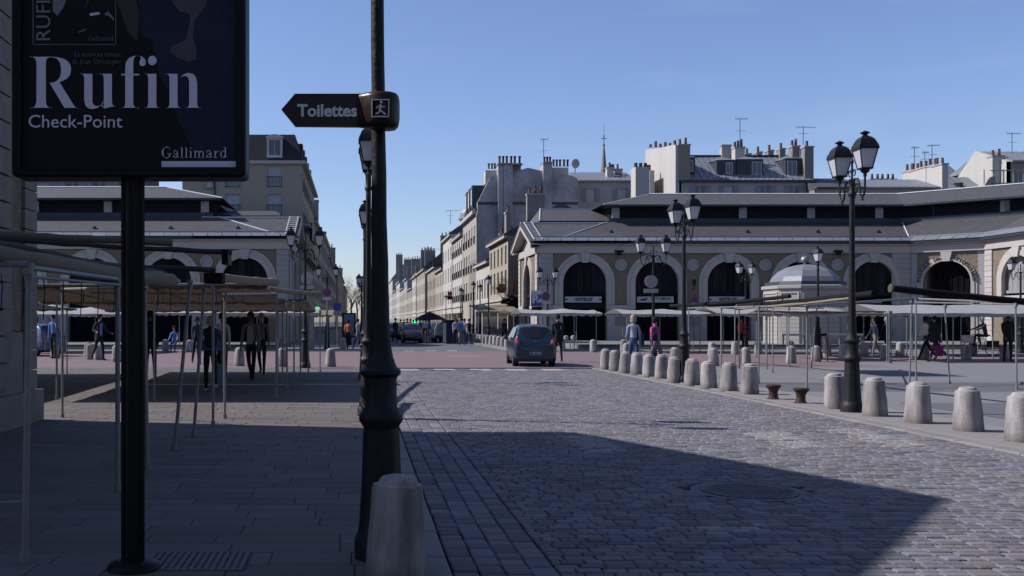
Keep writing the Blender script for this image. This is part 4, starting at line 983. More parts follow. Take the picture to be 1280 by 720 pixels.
MB().lathe([(1.0,zz(225)),(0.85,zz(213)),(0.62,zz(206)),(0.34,zz(190)),(0.2,zz(183)),(0.34,zz(182)),(0.34,zz(181)),(0.12,zz(179)),(0.09,zz(172)),(0.22,zz(171)),(0.22,zz(170)),(0.06,zz(168)),(0.05,zz(155))],8,(v,260,0)).build('spire','plaster_dull',sp)
MB().box((v-0.7,259.9,zz(173.5)),(v+0.7,260.1,zz(172.8))).build('cross','antenna',sp)
MB().box((v-2,258,0),(v+2,262,zz(224))).build('tower','plaster_dull',sp)

B4 = thing('apartment_building','grey block with zinc mansard roof, four dormers and white firewall chimneys','building',(30.4,95,0))
def q(px, py, Y=95): return at(px,py,Y)
x0 = q(849,0).x; x1 = q(1018,0).x; ze = q(0,228).z; F4 = Face(x0,95,1,0,0,1)
us = [q(p,0).x-x0 for p in (875,911,957,993)]
facade(B4,F4,x1-x0,ze,'plaster_grey',[(q(0,251).z,0.95,1.45,'s')],us)
MB().box((-0.1,-0.28,ze),(x1-x0+0.1,0,ze+0.2),0,F4).build('cornice','zinc_dark',B4)
MB().box((x0+0.01,95.3,0),(x1,105,ze)).build('body','plaster_grey',B4)
zr = q(0,195.5,99).z
gable_roof(B4,x0+0.2,x1-0.2,95,103,ze+0.2,zr,'x','zinc',seams=22,ov=0.2)
MB().box((x0+0.3,98.85,zr),(x1-0.3,99.15,zr+0.12)).build('ridge_capping','zinc_dark',B4)
# sunlit firewall on the left end
MB().prism([(0,0),(0,q(0,187,105).z),(3.0,q(0,184,101).z),(6.0,q(0,182,98).z),(9.3,q(0,181,95.7).z),(10,q(0,181).z),(10,0)],0,0.55,Face(x0-0.35,105,0,-1,1,0)).build('firewall','plaster_white',B4)
for i,(py_,Y,h_) in enumerate(((184,104,0.3),(182,102.2,0.6),(184,100.6,0.35),(180,99,0.5),(181,97.5,0.4),(178,96,0.65))):
    MB().lathe([(0.18,0),(0.13,0.15),(0.13,h_)],8,(x0-0.1,Y,q(0,184,Y).z)).build('chimney_pot','terracotta',B4)
chimney(B4,x0+0.48,95.44,ze,q(0,182).z,1.1,1.0,2,'plaster_beige')
chimney(B4,x1-0.45,95.6,ze,q(0,184).z,0.85,1.0,1,'plaster_dull'); chimney(B4,x1-1.25,96.6,ze,q(0,181).z,0.7,1.0,2,'plaster_dull')
for i in range(5): chimney(B4,x1-1.5-0.62*i,99+1.3*i,zr-0.6,q(0,184+1.5*i,99+i).z-0.3,0.55,0.9,1,'plaster_dull')
v = q(927.5,0,97); chimney(B4,v.x,98,ze+1,q(0,184,97).z,0.95,1.0,3,'plaster_white'); chimney(B4,v.x-0.9,99,ze+1,q(0,181,98).z,0.9,0.7,0,'plaster_grey')
for xa,xb,yt,yb,wa,wb,Y in ((855,869,197,216,857.5,866.5,95.7),(896,920,200,219,907,916,95.7),(921,954,199,220,939.5,952,95.7),(982,1003,198,221,984,996,95.7)):
    a, c_ = q(xa,yt,Y), q(xb,yb,Y)
    d_ = MB().box((a.x,Y,c_.z),(c_.x,Y+3.2,a.z)).build('dormer','zinc_dark',B4)
    MB().add([(a.x-0.1,Y-0.1,a.z),(c_.x+0.1,Y-0.1,a.z),((a.x+c_.x)/2,Y+1.6,a.z+0.55),(a.x-0.1,Y+3.2,a.z+0.1),(c_.x+0.1,Y+3.2,a.z+0.1)],[(0,1,2),(0,2,3),(1,4,2)]).build('dormer_roof','zinc',d_)
    wa_, wb_ = q(wa,yt+3,Y), q(wb,yb-1,Y)
    MB().box((wa_.x,Y-0.05,wb_.z),(wb_.x,Y-0.01,wa_.z)).build('window_frame','window_white',d_)
    m_ = (wa_.x+wb_.x)/2
    MB().box((wa_.x+0.09,Y-0.07,wb_.z+0.09),(m_-0.05,Y-0.052,wa_.z-0.09)).box((m_+0.05,Y-0.07,wb_.z+0.09),(wb_.x-0.09,Y-0.052,wa_.z-0.09)).build('pane','pane_glass',d_)
B3 = thing('chimney_block','pair of broad whitewashed chimney shafts left of the firewall','chimney',(q(790,0,93).x,93,0))
xa, xb = q(794.5,0,93).x, q(812,0,93).x; MB().box((xa,93,0),(xb,94.6,q(0,208.5,93).z)).build('shaft','plaster_white',B3)
for i, px in enumerate((797,803,809)): 
    v = q(px,208.5,93); MB().lathe([(0.17,0),(0.15,0.45)],8,(v.x,93.6,v.z)).build('chimney_pot','rust_iron',B3)
xa, xb = q(812.3,0,99).x, q(818,0,99).x; MB().box((xa,99,0),(xb,103,q(0,213,99).z)).build('shaft','plaster_white',B3)
for i, px in enumerate((811,815)): 
    v = q(px,213,99); MB().lathe([(0.17,0),(0.15,0.7)],8,(v.x,100,v.z)).build('chimney_pot','rust_iron',B3)

B5 = thing('apartment_building','low beige block with a sunlit zinc roof and a stepped row of chimneys','building',(q(1021,0,93).x,93,0))
x0 = q(1020,0,93).x; x1 = q(1176,0,93).x; F5 = Face(x0,93,1,0,0,1); ze = q(0,236,93).z
facade(B5,F5,x1-x0,ze,'plaster_cream',[(q(0,256,93).z,1.5,1.05,'sm')],[q(p,0,93).x-x0 for p in (1036,1057,1092,1129,1161)],pane='pane_curtain')
MB().box((x0,93.3,0),(x1,101,ze)).build('body','plaster_dull',B5)
xm = q(1078,0,93).x
gable_roof(B5,x0,xm,93,101,ze+0.15,q(0,223,97).z,'x','slate',ov=0.25); gable_roof(B5,xm+0.01,x1,93,101,ze+0.152,q(0,224.5,97).z,'x','zinc',ov=0.25,seams=12)
for i, (pa, pb, yt, Y) in enumerate(((1134,1140,215,99),(1141,1147,214,97.5),(1151,1158,211,96),(1162,1169.5,208.5,94.6),(1171,1178.5,207.5,93.4))):
    a = q(pa,yt,Y); c_ = q(pb,0,Y); chimney(B5,(a.x+c_.x)/2,Y,ze,a.z,c_.x-a.x,1.7,2,'plaster_white',along='y')
for px in (1090,1097,1103,1110,1116):
    v = q(px,222.5,99); MB().box((v.x-0.3,98.7,v.z-1.2),(v.x+0.3,99.3,v.z-0.1)).build('chimney','plaster_dull',B5); MB().lathe([(0.13,0),(0.1,0.5)],8,(v.x,99,v.z-0.1)).build('chimney_pot','terracotta',B5)
B6 = thing('apartment_building','white gabled building at the far right with scaffolding and zinc roof','building',(q(1258,0).x,95,0))
x0 = q(1258,0).x
F6 = Face(x0,106,0,-1,1,0)
def yz(px, py):  # pixel on the plane X=x0
    Y = x0*FPX/(px-VX); return (106-Y, EYE+(VY-py)*Y/FPX)
MB().prism([(0,0),yz(1190,232),yz(1219,189),yz(1256,200.5),(11,yz(1258,202)[1]),(11,0)],0,0.4,F6).build('gable_wall','plaster_white',B6)
facade(B6,Face(x0,95,1,0,0,1),9,yz(1258,202)[1],'plaster_beige',[(11.0,1.0,1.7,'p'),(14.0,1.0,1.7,'p')],3)
MB().box((x0+0.4,95.3,0),(x0+9,106,15)).build('body','plaster_dull',B6)
gable_roof(B6,x0+0.46,x0+10,94.9,104.7,yz(1258,202)[1]+0.1,q(0,189.5,99.8).z,'x','zinc',seams=12,ov=0.2)
v = q(1256,206); chimney(B6,v.x,96.3,v.z-2,q(0,194).z,1.2,0.8,2,'plaster_white')
B7 = thing('roof_range','row of grey zinc roofs with skylights between the chimneys and the white gable','building',(q(1178,0,98).x,98,0))
a, c_ = q(1178,0,98).x, q(1232,0,98).x; ze = q(0,240,98).z
gable_roof(B7,a,c_,98,104,ze,q(0,221.5,101).z,'x','zinc',seams=7,ov=0.1); MB().box((a,98,0),(c_,104,ze-0.1)).build('wall','plaster_cream',B7)
MB().box((q(1203,0,98).x,98.9,ze+0.45),(q(1211,0,98).x,100.3,ze+1.05)).build('skylight','pane_dark',B7)
a2, c2 = q(1172,0,104).x, q(1208,0,104).x; MB().add([(a2,104.1,q(0,224,104).z),(c2,104.1,q(0,224,104).z),(c2,107,q(0,207,107).z),(a2,107,q(0,207,107).z)],[(0,1,2,3)]).build('roof','zinc',B7)
MB().box((a2,107,0),(c2,108,q(0,207,107).z)).build('wall','plaster_grey',B7)
SC = thing('scaffold','tubular scaffold with a white tarpaulin against the far right building','scaffold',(q(1250,0,91).x,91,0))
b = MB()
for px in (1242,1254,1267,1279): v = q(px,0,92).x; b.tube([(v,92,0),(v,92,q(0,212,92).z)],0.05,5); b.tube([(v,93.4,0),(v,93.4,q(0,212,93.4).z)],0.05,5)
for py_ in (213,229,243): b.tube([(q(1238,0,92).x,92,q(0,py_,92).z),(q(1284,0,92).x,92,q(0,py_,92).z)],0.05,5)
b.build('tubes','galv',SC)
b = MB(); pts = [q(1237,222,91.9),q(1244,219,91.9),q(1247,246,91.9),q(1223,238,91.9),q(1230,233,92.3)]
b.add([tuple(p) for p in pts]+[tuple(p+Vector((0.1,0.5,0))) for p in pts],[(0,1,2,3,4),(5,9,8,7,6),(0,5,6,1),(1,6,7,2),(2,7,8,3),(3,8,9,4),(4,9,5,0)]); b.build('tarpaulin','canvas_white',SC)
for px, py_, Y, h_, lb, sp_ in ((679.5,204,107,2.6,'stick aerial on the blank wall chimney',0.9),(925,180,97,2.5,'tall aerial on the central dormer chimney',1.4),(1004,176,98,1.4,'broad aerial on the firewall chimneys',2.2),(1143,208,98,1.9,'leaning aerial left of the stepped chimneys',0.9),(1156,208,97,1.4,'short aerial on the stepped chimneys',0.8),(1165,206,95,1.9,'double aerial above the stepped chimneys',1.4),(1265,190,99,1.9,'aerial above the far right zinc roof',1.8),(563,277,140,1.6,'thin aerial above the far street houses',2.0),(541,330,165,2.5,'tall aerial over the far street roofs',2.0)):
    v = at(px,py_,Y); aerial(v.x,Y,v.z,h_,lb,sp_)
# pharmacy crosses, hanging signs in the street
def sign_board(label, cat, px0, py0, px1, py1, Y, m, name='hanging_sign', extra=None):
    a, c_ = at(px0,py0,Y), at(px1,py1,Y); t = thing(name,label,cat,((a.x+c_.x)/2,Y,c_.z)); MB().box((a.x,Y,c_.z),(c_.x,Y+0.12,a.z)).build('panel',m,t); return t, a, c_
t, a, c_ = sign_board('green lit pharmacy cross in the far street','pharmacy sign',515.5,402,523,405,150,'green_led','pharmacy_cross')
m_ = (a.x+c_.x)/2; MB().box((m_-0.16,149.9,c_.z-0.35),(m_+0.16,150.05,a.z+0.35)).build('panel','green_led',t)
t, a, c_ = sign_board('small green lit sign under the canopy edge on the left','lit sign',394.5,383.5,399,387,60,'green_led','lit_sign')
t, a, c_ = sign_board('dark red square hanging sign with a pale ring on the cream house','shop sign',623,355,631,366,84,'red_sign')
MB().box((a.x-0.15,84.01,c_.z+0.25),(c_.x+0.15,84.1,c_.z+0.5)).build('panel','red_sign',t); N=12; b=MB(); mx_=(a.x+c_.x)/2; mz=(a.z+c_.z)/2+0.1
for i in range(N):
    a0,a1=2*PI*i/N,2*PI*(i+1)/N; b.add([(mx_+r_*math.cos(w_),83.98,mz+r_*math.sin(w_)) for r_,w_ in ((0.1,a0),(0.17,a0),(0.17,a1),(0.1,a1))],[(0,1,2,3)])
b.build('emblem','white_sign',t)
t, a, c_ = sign_board('red and black square bank sign with a white stripe in the far street','bank sign',559.5,364.5,565,369.5,112,'red_sign')
MB().box((a.x,111.97,c_.z-0.45),(c_.x,112.1,c_.z-0.05)).build('panel','black_paint',t); MB().box((a.x,111.98,c_.z-0.05),(c_.x,112.1,c_.z+0.04)).build('panel','white_sign',t)
t, a, c_ = sign_board('tilted white and blue square sign above the white canopy end','shop sign',597.5,380.5,606,391,80,'white_sign')
t, a, c_ = sign_board('small red upright sign on the shaded end wall','shop sign',640.3,355,642.6,364,83.5,'red_sign')
t, a, c_ = sign_board('red and white sign above the cafe awning','shop sign',622,381,633,387,82,'plaster_grey'); MB().box((a.x+0.15,81.97,c_.z+0.02),(a.x+0.3,81.99,a.z-0.02)).build('emblem','red_sign',t)

# unseen building rows added behind the viewpoint to shade the ground
for xa, xb, lb in ((-46,-3.5,'plain unseen row added behind the viewpoint for shade, left of the street'),(10.5,52,'plain unseen row added behind the viewpoint for shade, right of the street')):
    t = thing('apartment_building',lb,'building',(xa,-14,0)); Fb = Face(xb,-14,-1,0,0,-1)
    facade(t,Fb,xb-xa,15,'plaster_cream',[(4,1.1,2.1,'p'),(7.2,1.1,2.1,'p'),(10.4,1.1,2.0,'p')],12,2.0)
    MB().box((xa,-25,0),(xb,-14.3,15)).build('body','plaster_dull',t); gable_roof(t,xa,xb,-25,-14,15.1,18.6,'x','slate')
# ------------------------------------------------------------------ poster panel, toilets sign
YB = 6.45
def bpx(px, py, Y=YB): return at(px,py,Y)
PB = thing('poster_panel','black framed advertising panel on a post with the word Rufin','advertising panel',(bpx(166,0).x,YB,0))
xc_ = bpx(166.5,0).x
b = MB(); b.tube([(xc_,YB+0.02,0.0),(xc_,YB+0.02,2.56)],0.066,14)
for s in (-1,1): b.tube([(xc_+s*0.058,YB-0.01,0.05),(xc_+s*0.058,YB-0.01,2.55)],0.02,6)
b.build('post','black_paint',PB,smooth=True)
MB().lathe([(0.17,0),(0.168,0.02),(0.15,0.045),(0.11,0.06),(0.075,0.075)],20,(xc_,YB+0.02,0)).build('base_flange','black_paint',PB,smooth=True)
xl, xr, zb = bpx(14,0,YB-0.1).x, bpx(307,0,YB-0.1).x, bpx(0,221,YB-0.1).z; zt = zb+1.95
yf = YB-0.10
def rrect(x0,x1,z0,z1,r,n=5):
    p = []
    for cx,cz,a0 in ((x1-r,z0+r,-PI/2),(x1-r,z1-r,0),(x0+r,z1-r,PI/2),(x0+r,z0+r,PI)):
        for i in range(n+1): a = a0+PI/2*i/n; p.append((cx+r*math.cos(a),cz+r*math.sin(a)))
    return p
FI = Face(0,yf,1,0,0,1)
b = MB(); o_ = rrect(xl,xr,zb,zt,0.035); i_ = rrect(xl+0.062,xr-0.062,zb+0.062,zt-0.062,0.006); n = len(o_)
vs = [FI(u,0.012,z) for u,z in o_]+[FI(u*0.985+(xl+xr)/2*0.015,0.0,z*0.985+(zb+zt)/2*0.015) for u,z in o_]+[FI(u,0.0,z) for u,z in i_]+[FI(u,0.03,z) for u,z in i_]+[FI(u,0.22,z) for u,z in o_]
fs = []
for i in range(n):
    j = (i+1)%n; fs += [(i,j,n+j,n+i),(n+i,n+j,2*n+j,2*n+i),(2*n+i,2*n+j,3*n+j,3*n+i),(i,4*n+i,4*n+j,j)]
fs.append(tuple(range(4*n,5*n)))
b.add(vs,fs).build('frame','black_paint',PB)
mat('poster_dark',(0.010,0.009,0.012),0.5,var=0.25,scale=2.0,spec=0.12,col2=(0.018,0.014,0.014)); mat('poster_blue',(0.020,0.024,0.048),0.5,var=0.3,scale=2.2,spec=0.12,col2=(0.012,0.014,0.028))
mat('poster_letter',(0.58,0.56,0.66),0.5,var=0.04,scale=3,coat=0.2); mat('poster_grey',(0.17,0.17,0.19),0.5,var=0.1); mat('poster_mauve',(0.06,0.045,0.065),0.45,var=0.3,scale=6,coat=0.3,col2=(0.035,0.032,0.055)); mat('poster_tan',(0.04,0.034,0.032),0.45,var=0.3,scale=7,col2=(0.02,0.018,0.02))
pl = MB().quad(FI(xl+0.06,0.028,zb+0.06),FI(xr-0.06,0.028,zb+0.06),FI(xr-0.06,0.028,zt-0.06),FI(xl+0.06,0.028,zt-0.06)).build('poster','poster_dark',PB)
yp = YB-0.1+0.0265
def P2(px, py): v = at(px,py,yp); return (v.x, v.z)
FP = Face(0,0,1,0,0,1)
def flat(pts, dy, m, nm='print'):
    z = [P2(*p) for p in pts]; MB().add([(x,yp-dy,zz) for x,zz in z],[tuple(range(len(z)))]).build(nm,m,pl)
flat([(172,-60),(174,20),(176,44),(190,50),(192,60),(200,95),(214,120),(222,150),(238,182),(250,210),(296,210),(296,-60)],0.0004,'poster_blue')
flat([(146,-60),(146,2),(160,40),(172,52),(174,20),(160,-60)],0.0006,'poster_tan')
flat([(212,-60),(214,0),(224,14),(238,18),(236,36),(232,50),(214,58),(212,64),(222,72),(236,77),(245,74),(246,62),(241,48),(243,26),(258,6),(264,-60)],0.0008,'poster_mauve')
flat([(66,-60),(66,14),(72,20),(80,8),(86,-10),(90,-60)],0.0012,'poster_grey'); flat([(104,14),(110,-4),(112,-60),(136,-60),(136,-8),(128,0),(118,-10)],0.0011,'poster_tan')
flat([(112,17),(124,15),(125,18),(113,20)],0.0014,'poster_letter'); flat([(130,18),(135,14),(142,22),(143,26),(136,20)],0.0014,'poster_grey'); flat([(98,40),(107,36),(108,37),(99,41)],0.0014,'poster_grey')
for a, c_ in (((41,-60),(42,56)),((144.3,-60),(145,56)),((41,55.3),(145,56))):
    (x0,z0),(x1,z1) = P2(a[0],c_[1]), P2(c_[0],a[1]); flat([(a[0],a[1]),(c_[0],a[1]),(c_[0],c_[1]),(a[0],c_[1])],0.0012,'poster_grey')
flat([(202,201.5),(296,201.5),(296,209),(202,209)],0.0014,'poster_letter')
def ptext(t, px, base, wpx, cap, m, ser=True, off=0.0, up=False):
    x, z = P2(px,base); W_ = wpx*yp/FPX; sz = cap*yp/FPX/0.70
    o = (x,yp-0.003,z)
    if up: return text_part(t,sz,m,pl,o,ux=(0,0,1),uz=(-1,0,0),width=W_,off=off)
    return text_part(serif(t) if ser else t,sz,m,pl,o,width=W_,off=off)
ptext('Rufin',38,136.5,213,69,'poster_letter',off=-0.008)
ptext('Check-Point',36,159.5,117,16,'poster_letter',False,off=0.0)
ptext('Gallimard',202.5,197.5,81,14,'poster_letter',off=-0.004)
ptext('Le nouveau roman',93,71,58,6,'poster_grey',off=-0.002); ptext('de Jean-Christophe',91,80,60,6,'poster_grey',off=-0.002)
ptext('Gallimard',111,51,31,6,'poster_grey',off=-0.002)
ptext('RUFIN',63,50.5,70,18,'poster_grey',up=True)
MB().quad(FI(xl+0.055,0.012,zb+0.055),FI(xr-0.055,0.012,zb+0.055),FI(xr-0.055,0.012,zt-0.055),FI(xl+0.055,0.012,zt-0.055)) # glazing omitted: poster sheet carries the gloss

YT = 6.66
TS = thing('direction_sign','brown arrow sign reading Toilettes clamped to the nearest lamp post','sign',(0.157,YT,at(0,138,YT).z))
def tp(px, py, dy=0.0): v = at(px,py,YT); return (v.x, v.z)
mat('sign_brown',(0.040,0.016,0.013),0.32,var=0.1,scale=3,spec=0.22); mat('sign_white',(1.0,0.97,1.0),0.5,var=0.05)
FT = Face(0,YT,1,0,0,1)
b = MB(); b.prism([tp(352,137.5),tp(369,118.3),tp(452,118.3),tp(452,158.7),tp(369,158)],-0.02,0.02,FT)
b.prism([tp(352.3,137.5),tp(369,118.0),tp(452,118.0),tp(452,119.0),tp(369.5,119.2),tp(354,137.5),tp(369.5,157.2),tp(452,158),tp(452,158.9),tp(369,158.2)],-0.024,0.024,FT); b.build('arrow_panel','sign_brown',TS)
# swollen clamp housing: lofted across the post
hs_ = []
for px,t_,b__,d in ((446,118.2,159.0,0.022),(452,117.8,159.4,0.045),(459,117.2,160.2,0.085),(467,116.8,161.0,0.118),(477,116.8,161.6,0.135),(487,117.2,162.0,0.125),(494,118.2,161.6,0.095),(498,121,158,0.055),(499.5,128,150,0.03)):
    hs_.append((tp(px,t_),tp(px,b__),d))
b = MB()
for (x1,z1),(x0,z0),d in hs_:
    h = (z1-z0)/2; zc = (z1+z0)/2; k = len(b.v)
    for j in range(20):
        a = 2*PI*j/20; ca, sa = math.cos(a), math.sin(a)
        b.v.append((x1, 6.66+0.0+d*math.copysign(abs(ca)**0.45,ca)*-1, zc+h*math.copysign(abs(sa)**0.28,sa)))
for i in range(len(hs_)-1):
    for j in range(20): b.f.append((i*20+j,i*20+(j+1)%20,(i+1)*20+(j+1)%20,(i+1)*20+j)); b.m.append(0)
b.f.append(tuple(range(20))); b.m.append(0); b.f.append(tuple(range(160,180))); b.m.append(0)
b.build('clamp_housing','sign_brown',TS,smooth=True)
v = at(371.5,145.3,YT-0.026); text_part('Toilettes',0.112,'sign_white',TS,(v.x,YT-0.027,v.z),width=at(446,0,YT).x-at(371.5,0,YT).x,off=0.0035,ext=0.002)
yq = YT-0.140
def t3(px,py): v = at(px,py,yq); return (v.x,v.z)
FQ = Face(0,yq,1,0,0,1); b = MB()
for (a0,a1,c0,c1) in ((464.5,486.5,124,125.2),(464.5,486.5,145,146.2),(464.5,465.6,125.2,145),(485.4,486.5,125.2,145)):
    b.prism([t3(a0,c0),t3(a1,c0),t3(a1,c1),t3(a0,c1)],-0.004,0.05,FQ)
for pts, r in (([(476,131.0),(474.5,136.5)],0.0075),([(474.5,136.5),(478,140.3),(482,143)],0.0052),([(474.5,136.5),(474,140.5),(469.5,142.5)],0.0052),([(476,131),(472.5,133),(470,135.3)],0.0038),([(476,131.5),(479,134),(481.3,133.2)],0.0038)):
    b.tube([(t3(*p)[0],yq-0.002,t3(*p)[1]) for p in pts],r,6)
b.lathe([(0.0,-0.009),(0.007,-0.005),(0.009,0),(0.007,0.006),(0.001,0.009)],8,(t3(476.5,128)[0],yq-0.002,t3(0,128)[1])); b.build('walking_man_symbol','sign_white',TS)

# parking sign, no-parking disc, round plates
def post_sign(label, px, ybase_Y, ztop, cat='sign', m='cast_iron', r=0.035):
    x = (px-VX)*ybase_Y/FPX; t = thing('traffic_sign',label,cat,(x,ybase_Y,0)); MB().tube([(x,ybase_Y,0),(x,ybase_Y,ztop)],r,8).build('post',m,t); return t, x
YP = 59.0
t, x = post_sign('blue and white car park sign with a large letter P at the hall gable',677,YP,3.3,m='galv')
def pbox(par, nm, px0, py0, px1, py1, Y, m, th=0.03): a, c_ = at(px0,py0,Y), at(px1,py1,Y); return MB().box((a.x,Y,c_.z),(c_.x,Y+th,a.z)).build(nm,m,par)
s_ = pbox(t,'panel',663.5,363.3,677.5,383,YP-0.05,'white_sign'); pbox(t,'blue_panel',664.2,368.2,677.2,382.4,YP-0.08,'blue_sign'); pbox(t,'hours_panel',664.5,383.2,677.5,388,YP-0.06,'black_paint')
v = at(665.2,378.5,YP-0.1); text_part('P',0.66,'white_sign',t,v,off=0.03); 
b = MB(); v = at(674,377.5,YP-0.1); 
for dx,dz,w_,h_ in ((-0.1,-0.02,0.34,0.1),(0.04,0.08,0.2,0.1)): b.box((v.x+dx-0.05,YP-0.1,v.z+dz),(v.x+dx+w_-0.1,YP-0.085,v.z+dz+h_))
b.build('pictogram','white_sign',t)
def nopark(label, px, py, Y, d=0.30, pole=True, blank=False):
    v = at(px,py,Y); t = thing('traffic_sign',label,'sign',(v.x,Y,0))
    if pole: MB().tube([(v.x,Y+0.04,0),(v.x,Y+0.04,v.z+d)],0.035,8).build('post','galv',t)
    def disc(r, dy, m, nm): MB().add([(v.x+r*math.cos(2*PI*i/24),Y-dy-0.01,v.z+r*math.sin(2*PI*i/24)) for i in range(24)]+[(v.x+r*math.cos(2*PI*i/24),Y-dy+0.012,v.z+r*math.sin(2*PI*i/24)) for i in range(24)],[tuple(range(24)),tuple(range(24,48))]+[(i,(i+1)%24,(i+1)%24+24,i+24) for i in range(24)]).build(nm,m,t)
    if blank: disc(d,0,'limestone_grey','disc')
    else:
        disc(d,0,'red_sign','disc'); disc(d*0.78,0.014,'blue_sign','disc_centre')
        MB().tube([(v.x-d*0.56,Y-0.03,v.z+d*0.56),(v.x+d*0.56,Y-0.03,v.z-d*0.56)],d*0.11,4).build('bar','red_sign',t)
    MB().box((v.x-d*1.1,Y,v.z-d*1.75),(v.x+d*1.1,Y+0.02,v.z-d*1.12)).build('plate','white_sign' if not blank else 'limestone_grey',t)
    return t
t = nopark('no parking disc with a white plate on the lamp post by the car park sign',682,370.3,59.4,0.26)
nopark('no parking disc under the far left lamp at the street corner',409,365.5,56.5,0.24)
nopark('backs of a round plate and a small plate on the post before the second arch',814,352,37.4,0.24,False,True)
nopark('white round plate with a rectangular plate seen behind the left twin lamp',383.5,347.5,63,0.40,True,True)
nopark('small purple no parking disc on the hall wall',868.5,374.5,70.5,0.22,True)
t, a, c_ = sign_board('lit blue poster panel at the left street corner','advertising panel',427.5,391,445,421.5,66,'black_paint','poster_panel'); mat('poster_sky',(0.09,0.16,0.24),0.4,var=0.35,scale=1.2,col2=(0.03,0.06,0.12))
MB().box((a.x+0.12,65.95,c_.z+0.12),(c_.x-0.12,65.99,a.z-0.1)).build('poster','poster_sky',t); MB().box((a.x+0.3,66,0),(c_.x-0.3,66.1,c_.z)).build('stand','black_paint',t)
t, a, c_ = sign_board('small blue square sign at the left street corner','sign',417,379,426,388.5,60,'blue_sign','traffic_sign'); MB().tube([((a.x+c_.x)/2,60.1,0),((a.x+c_.x)/2,60.1,a.z)],0.04,6).build('post','galv',t)

# ------------------------------------------------------------------ domed kiosk
mat('kiosk_paint',(0.48,0.45,0.41),0.7,var=0.15,scale=1.5,col2=(0.36,0.34,0.31))
KX, KY = at(1006,0,62).x, 62.0
K = thing('kiosk','white wooden octagonal kiosk with a domed zinc roof and a ball on top','kiosk',(KX,KY,0))
hw_ = 2.1
def oct_(r, z, ang=0.0, sq=0.55):
    p = []
    for sx_, sy_ in ((-1,-1),(1,-1),(1,1),(-1,1)):
        c1 = (sx_*r, sy_*(r*sq)); c2 = (sx_*(r*sq), sy_*r)
        p += [c1,c2] if sx_*sy_ < 0 else [c2,c1]
    p = sorted(p, key=lambda q_: math.atan2(q_[1],q_[0])); return [(KX+x,KY+y,z) for x,y in p]
def ring(b, lv):
    k = len(b.v)
    for r,z in lv: b.v += oct_(r,z)
    for i in range(len(lv)-1):
        for j in range(8): b.f.append((k+i*8+j,k+i*8+(j+1)%8,k+(i+1)*8+(j+1)%8,k+(i+1)*8+j)); b.m.append(0)
    b.f.append(tuple(k+(len(lv)-1)*8+j for j in range(8))); b.m.append(0)
b = MB(); ring(b,[(hw_,0.0),(hw_,3.55)]); b.build('wall','kiosk_paint',K)
b = MB(); ring(b,[(hw_+0.05,3.55),(hw_+0.12,3.62),(hw_+0.12,3.78),(hw_,3.82)]); b.build('cornice','kiosk_paint',K)
b = MB(); ring(b,[(hw_-0.02,3.83),(hw_-0.1,4.05)]); b.build('roof_skirt','zinc_dark',K)
b = MB(); ring(b,[(hw_-0.3,4.05),(hw_-0.42,4.35),(hw_-0.75,4.72),(hw_-1.2,4.98),(0.35,5.12),(0.12,5.14)]); b.build('dome','zinc',K)
MB().lathe([(0.08,5.13),(0.08,5.25),(0.2,5.32),(0.25,5.45),(0.2,5.58),(0.05,5.66)],12,(KX,KY,0)).build('ball_finial','zinc',K,smooth=True)
pts = oct_(hw_+0.03,0)
for j in range(8):
    a, c_ = Vector(pts[j]), Vector(pts[(j+1)%8]); d = (c_-a); l = d.length; d.normalize()
    if (a.y+c_.y)/2 > KY+0.5: continue
    FK = Face(a.x,a.y,d.x,d.y,-d.y,d.x)
    nb = 9
    for i in range(nb): MB().box((0.1,-0.025,0.25+i*0.25+0.008),(l-0.1,0.02,0.25+(i+1)*0.25-0.008),0,FK).build('board','kiosk_paint',K)
    for q0,q1 in (((0.12,2.75),(0.2,3.4)),((l-0.2,2.75),(l-0.12,3.4)),((0.2,2.75),(l-0.2,2.83)),((0.2,3.32),(l-0.2,3.4))): MB().box((q0[0],-0.03,q0[1]),(q1[0],0.02,q1[1]),0,FK).build('panel_frame','limestone',K)

# ------------------------------------------------------------------ market stalls
def post(P, x, y, z, lean=(0,0), r=0.021): 
    MB().tube([(x,y,0.0),(x+lean[0],y+lean[1],z)],r,8).tube([(x,y,0.0),(x,y,0.07)],r*1.6,8).tube([(x+lean[0]*0.96,y+lean[1]*0.96,z-0.09),(x+lean[0],y+lean[1],z+0.02)],r*1.5,8).box((x+lean[0]-r*1.3,y+lean[1]-r*2.6,z-0.06),(x+lean[0]+r*1.3,y+lean[1]-r,z-0.01)).build('pole','galv',P)
def rail(P, a, b_, r=0.02): MB().tube([a,b_],r,6).build('rail','galv',P)
def roll(P, a, b_, r0, r1, m='canvas_beige', n=10, seed=1, name='rolled_canvas'):
    rr = random.Random(seed); a, b_ = Vector(a), Vector(b_); N = 14; pts = []; rad = []
    for i in range(N+1):
        t = i/N; sag = -0.02*math.sin(PI*t*1.0)*(a-b_).length/6; pts.append(a.lerp(b_,t)+Vector((rr.uniform(-.008,.008),rr.uniform(-.008,.008),sag+rr.uniform(-.006,.006)))); rad.append(r0+(r1-r0)*t+rr.uniform(-.006,.006))
    MB().tube(pts,r0,n,rad=rad).build(name,m,P,smooth=True)
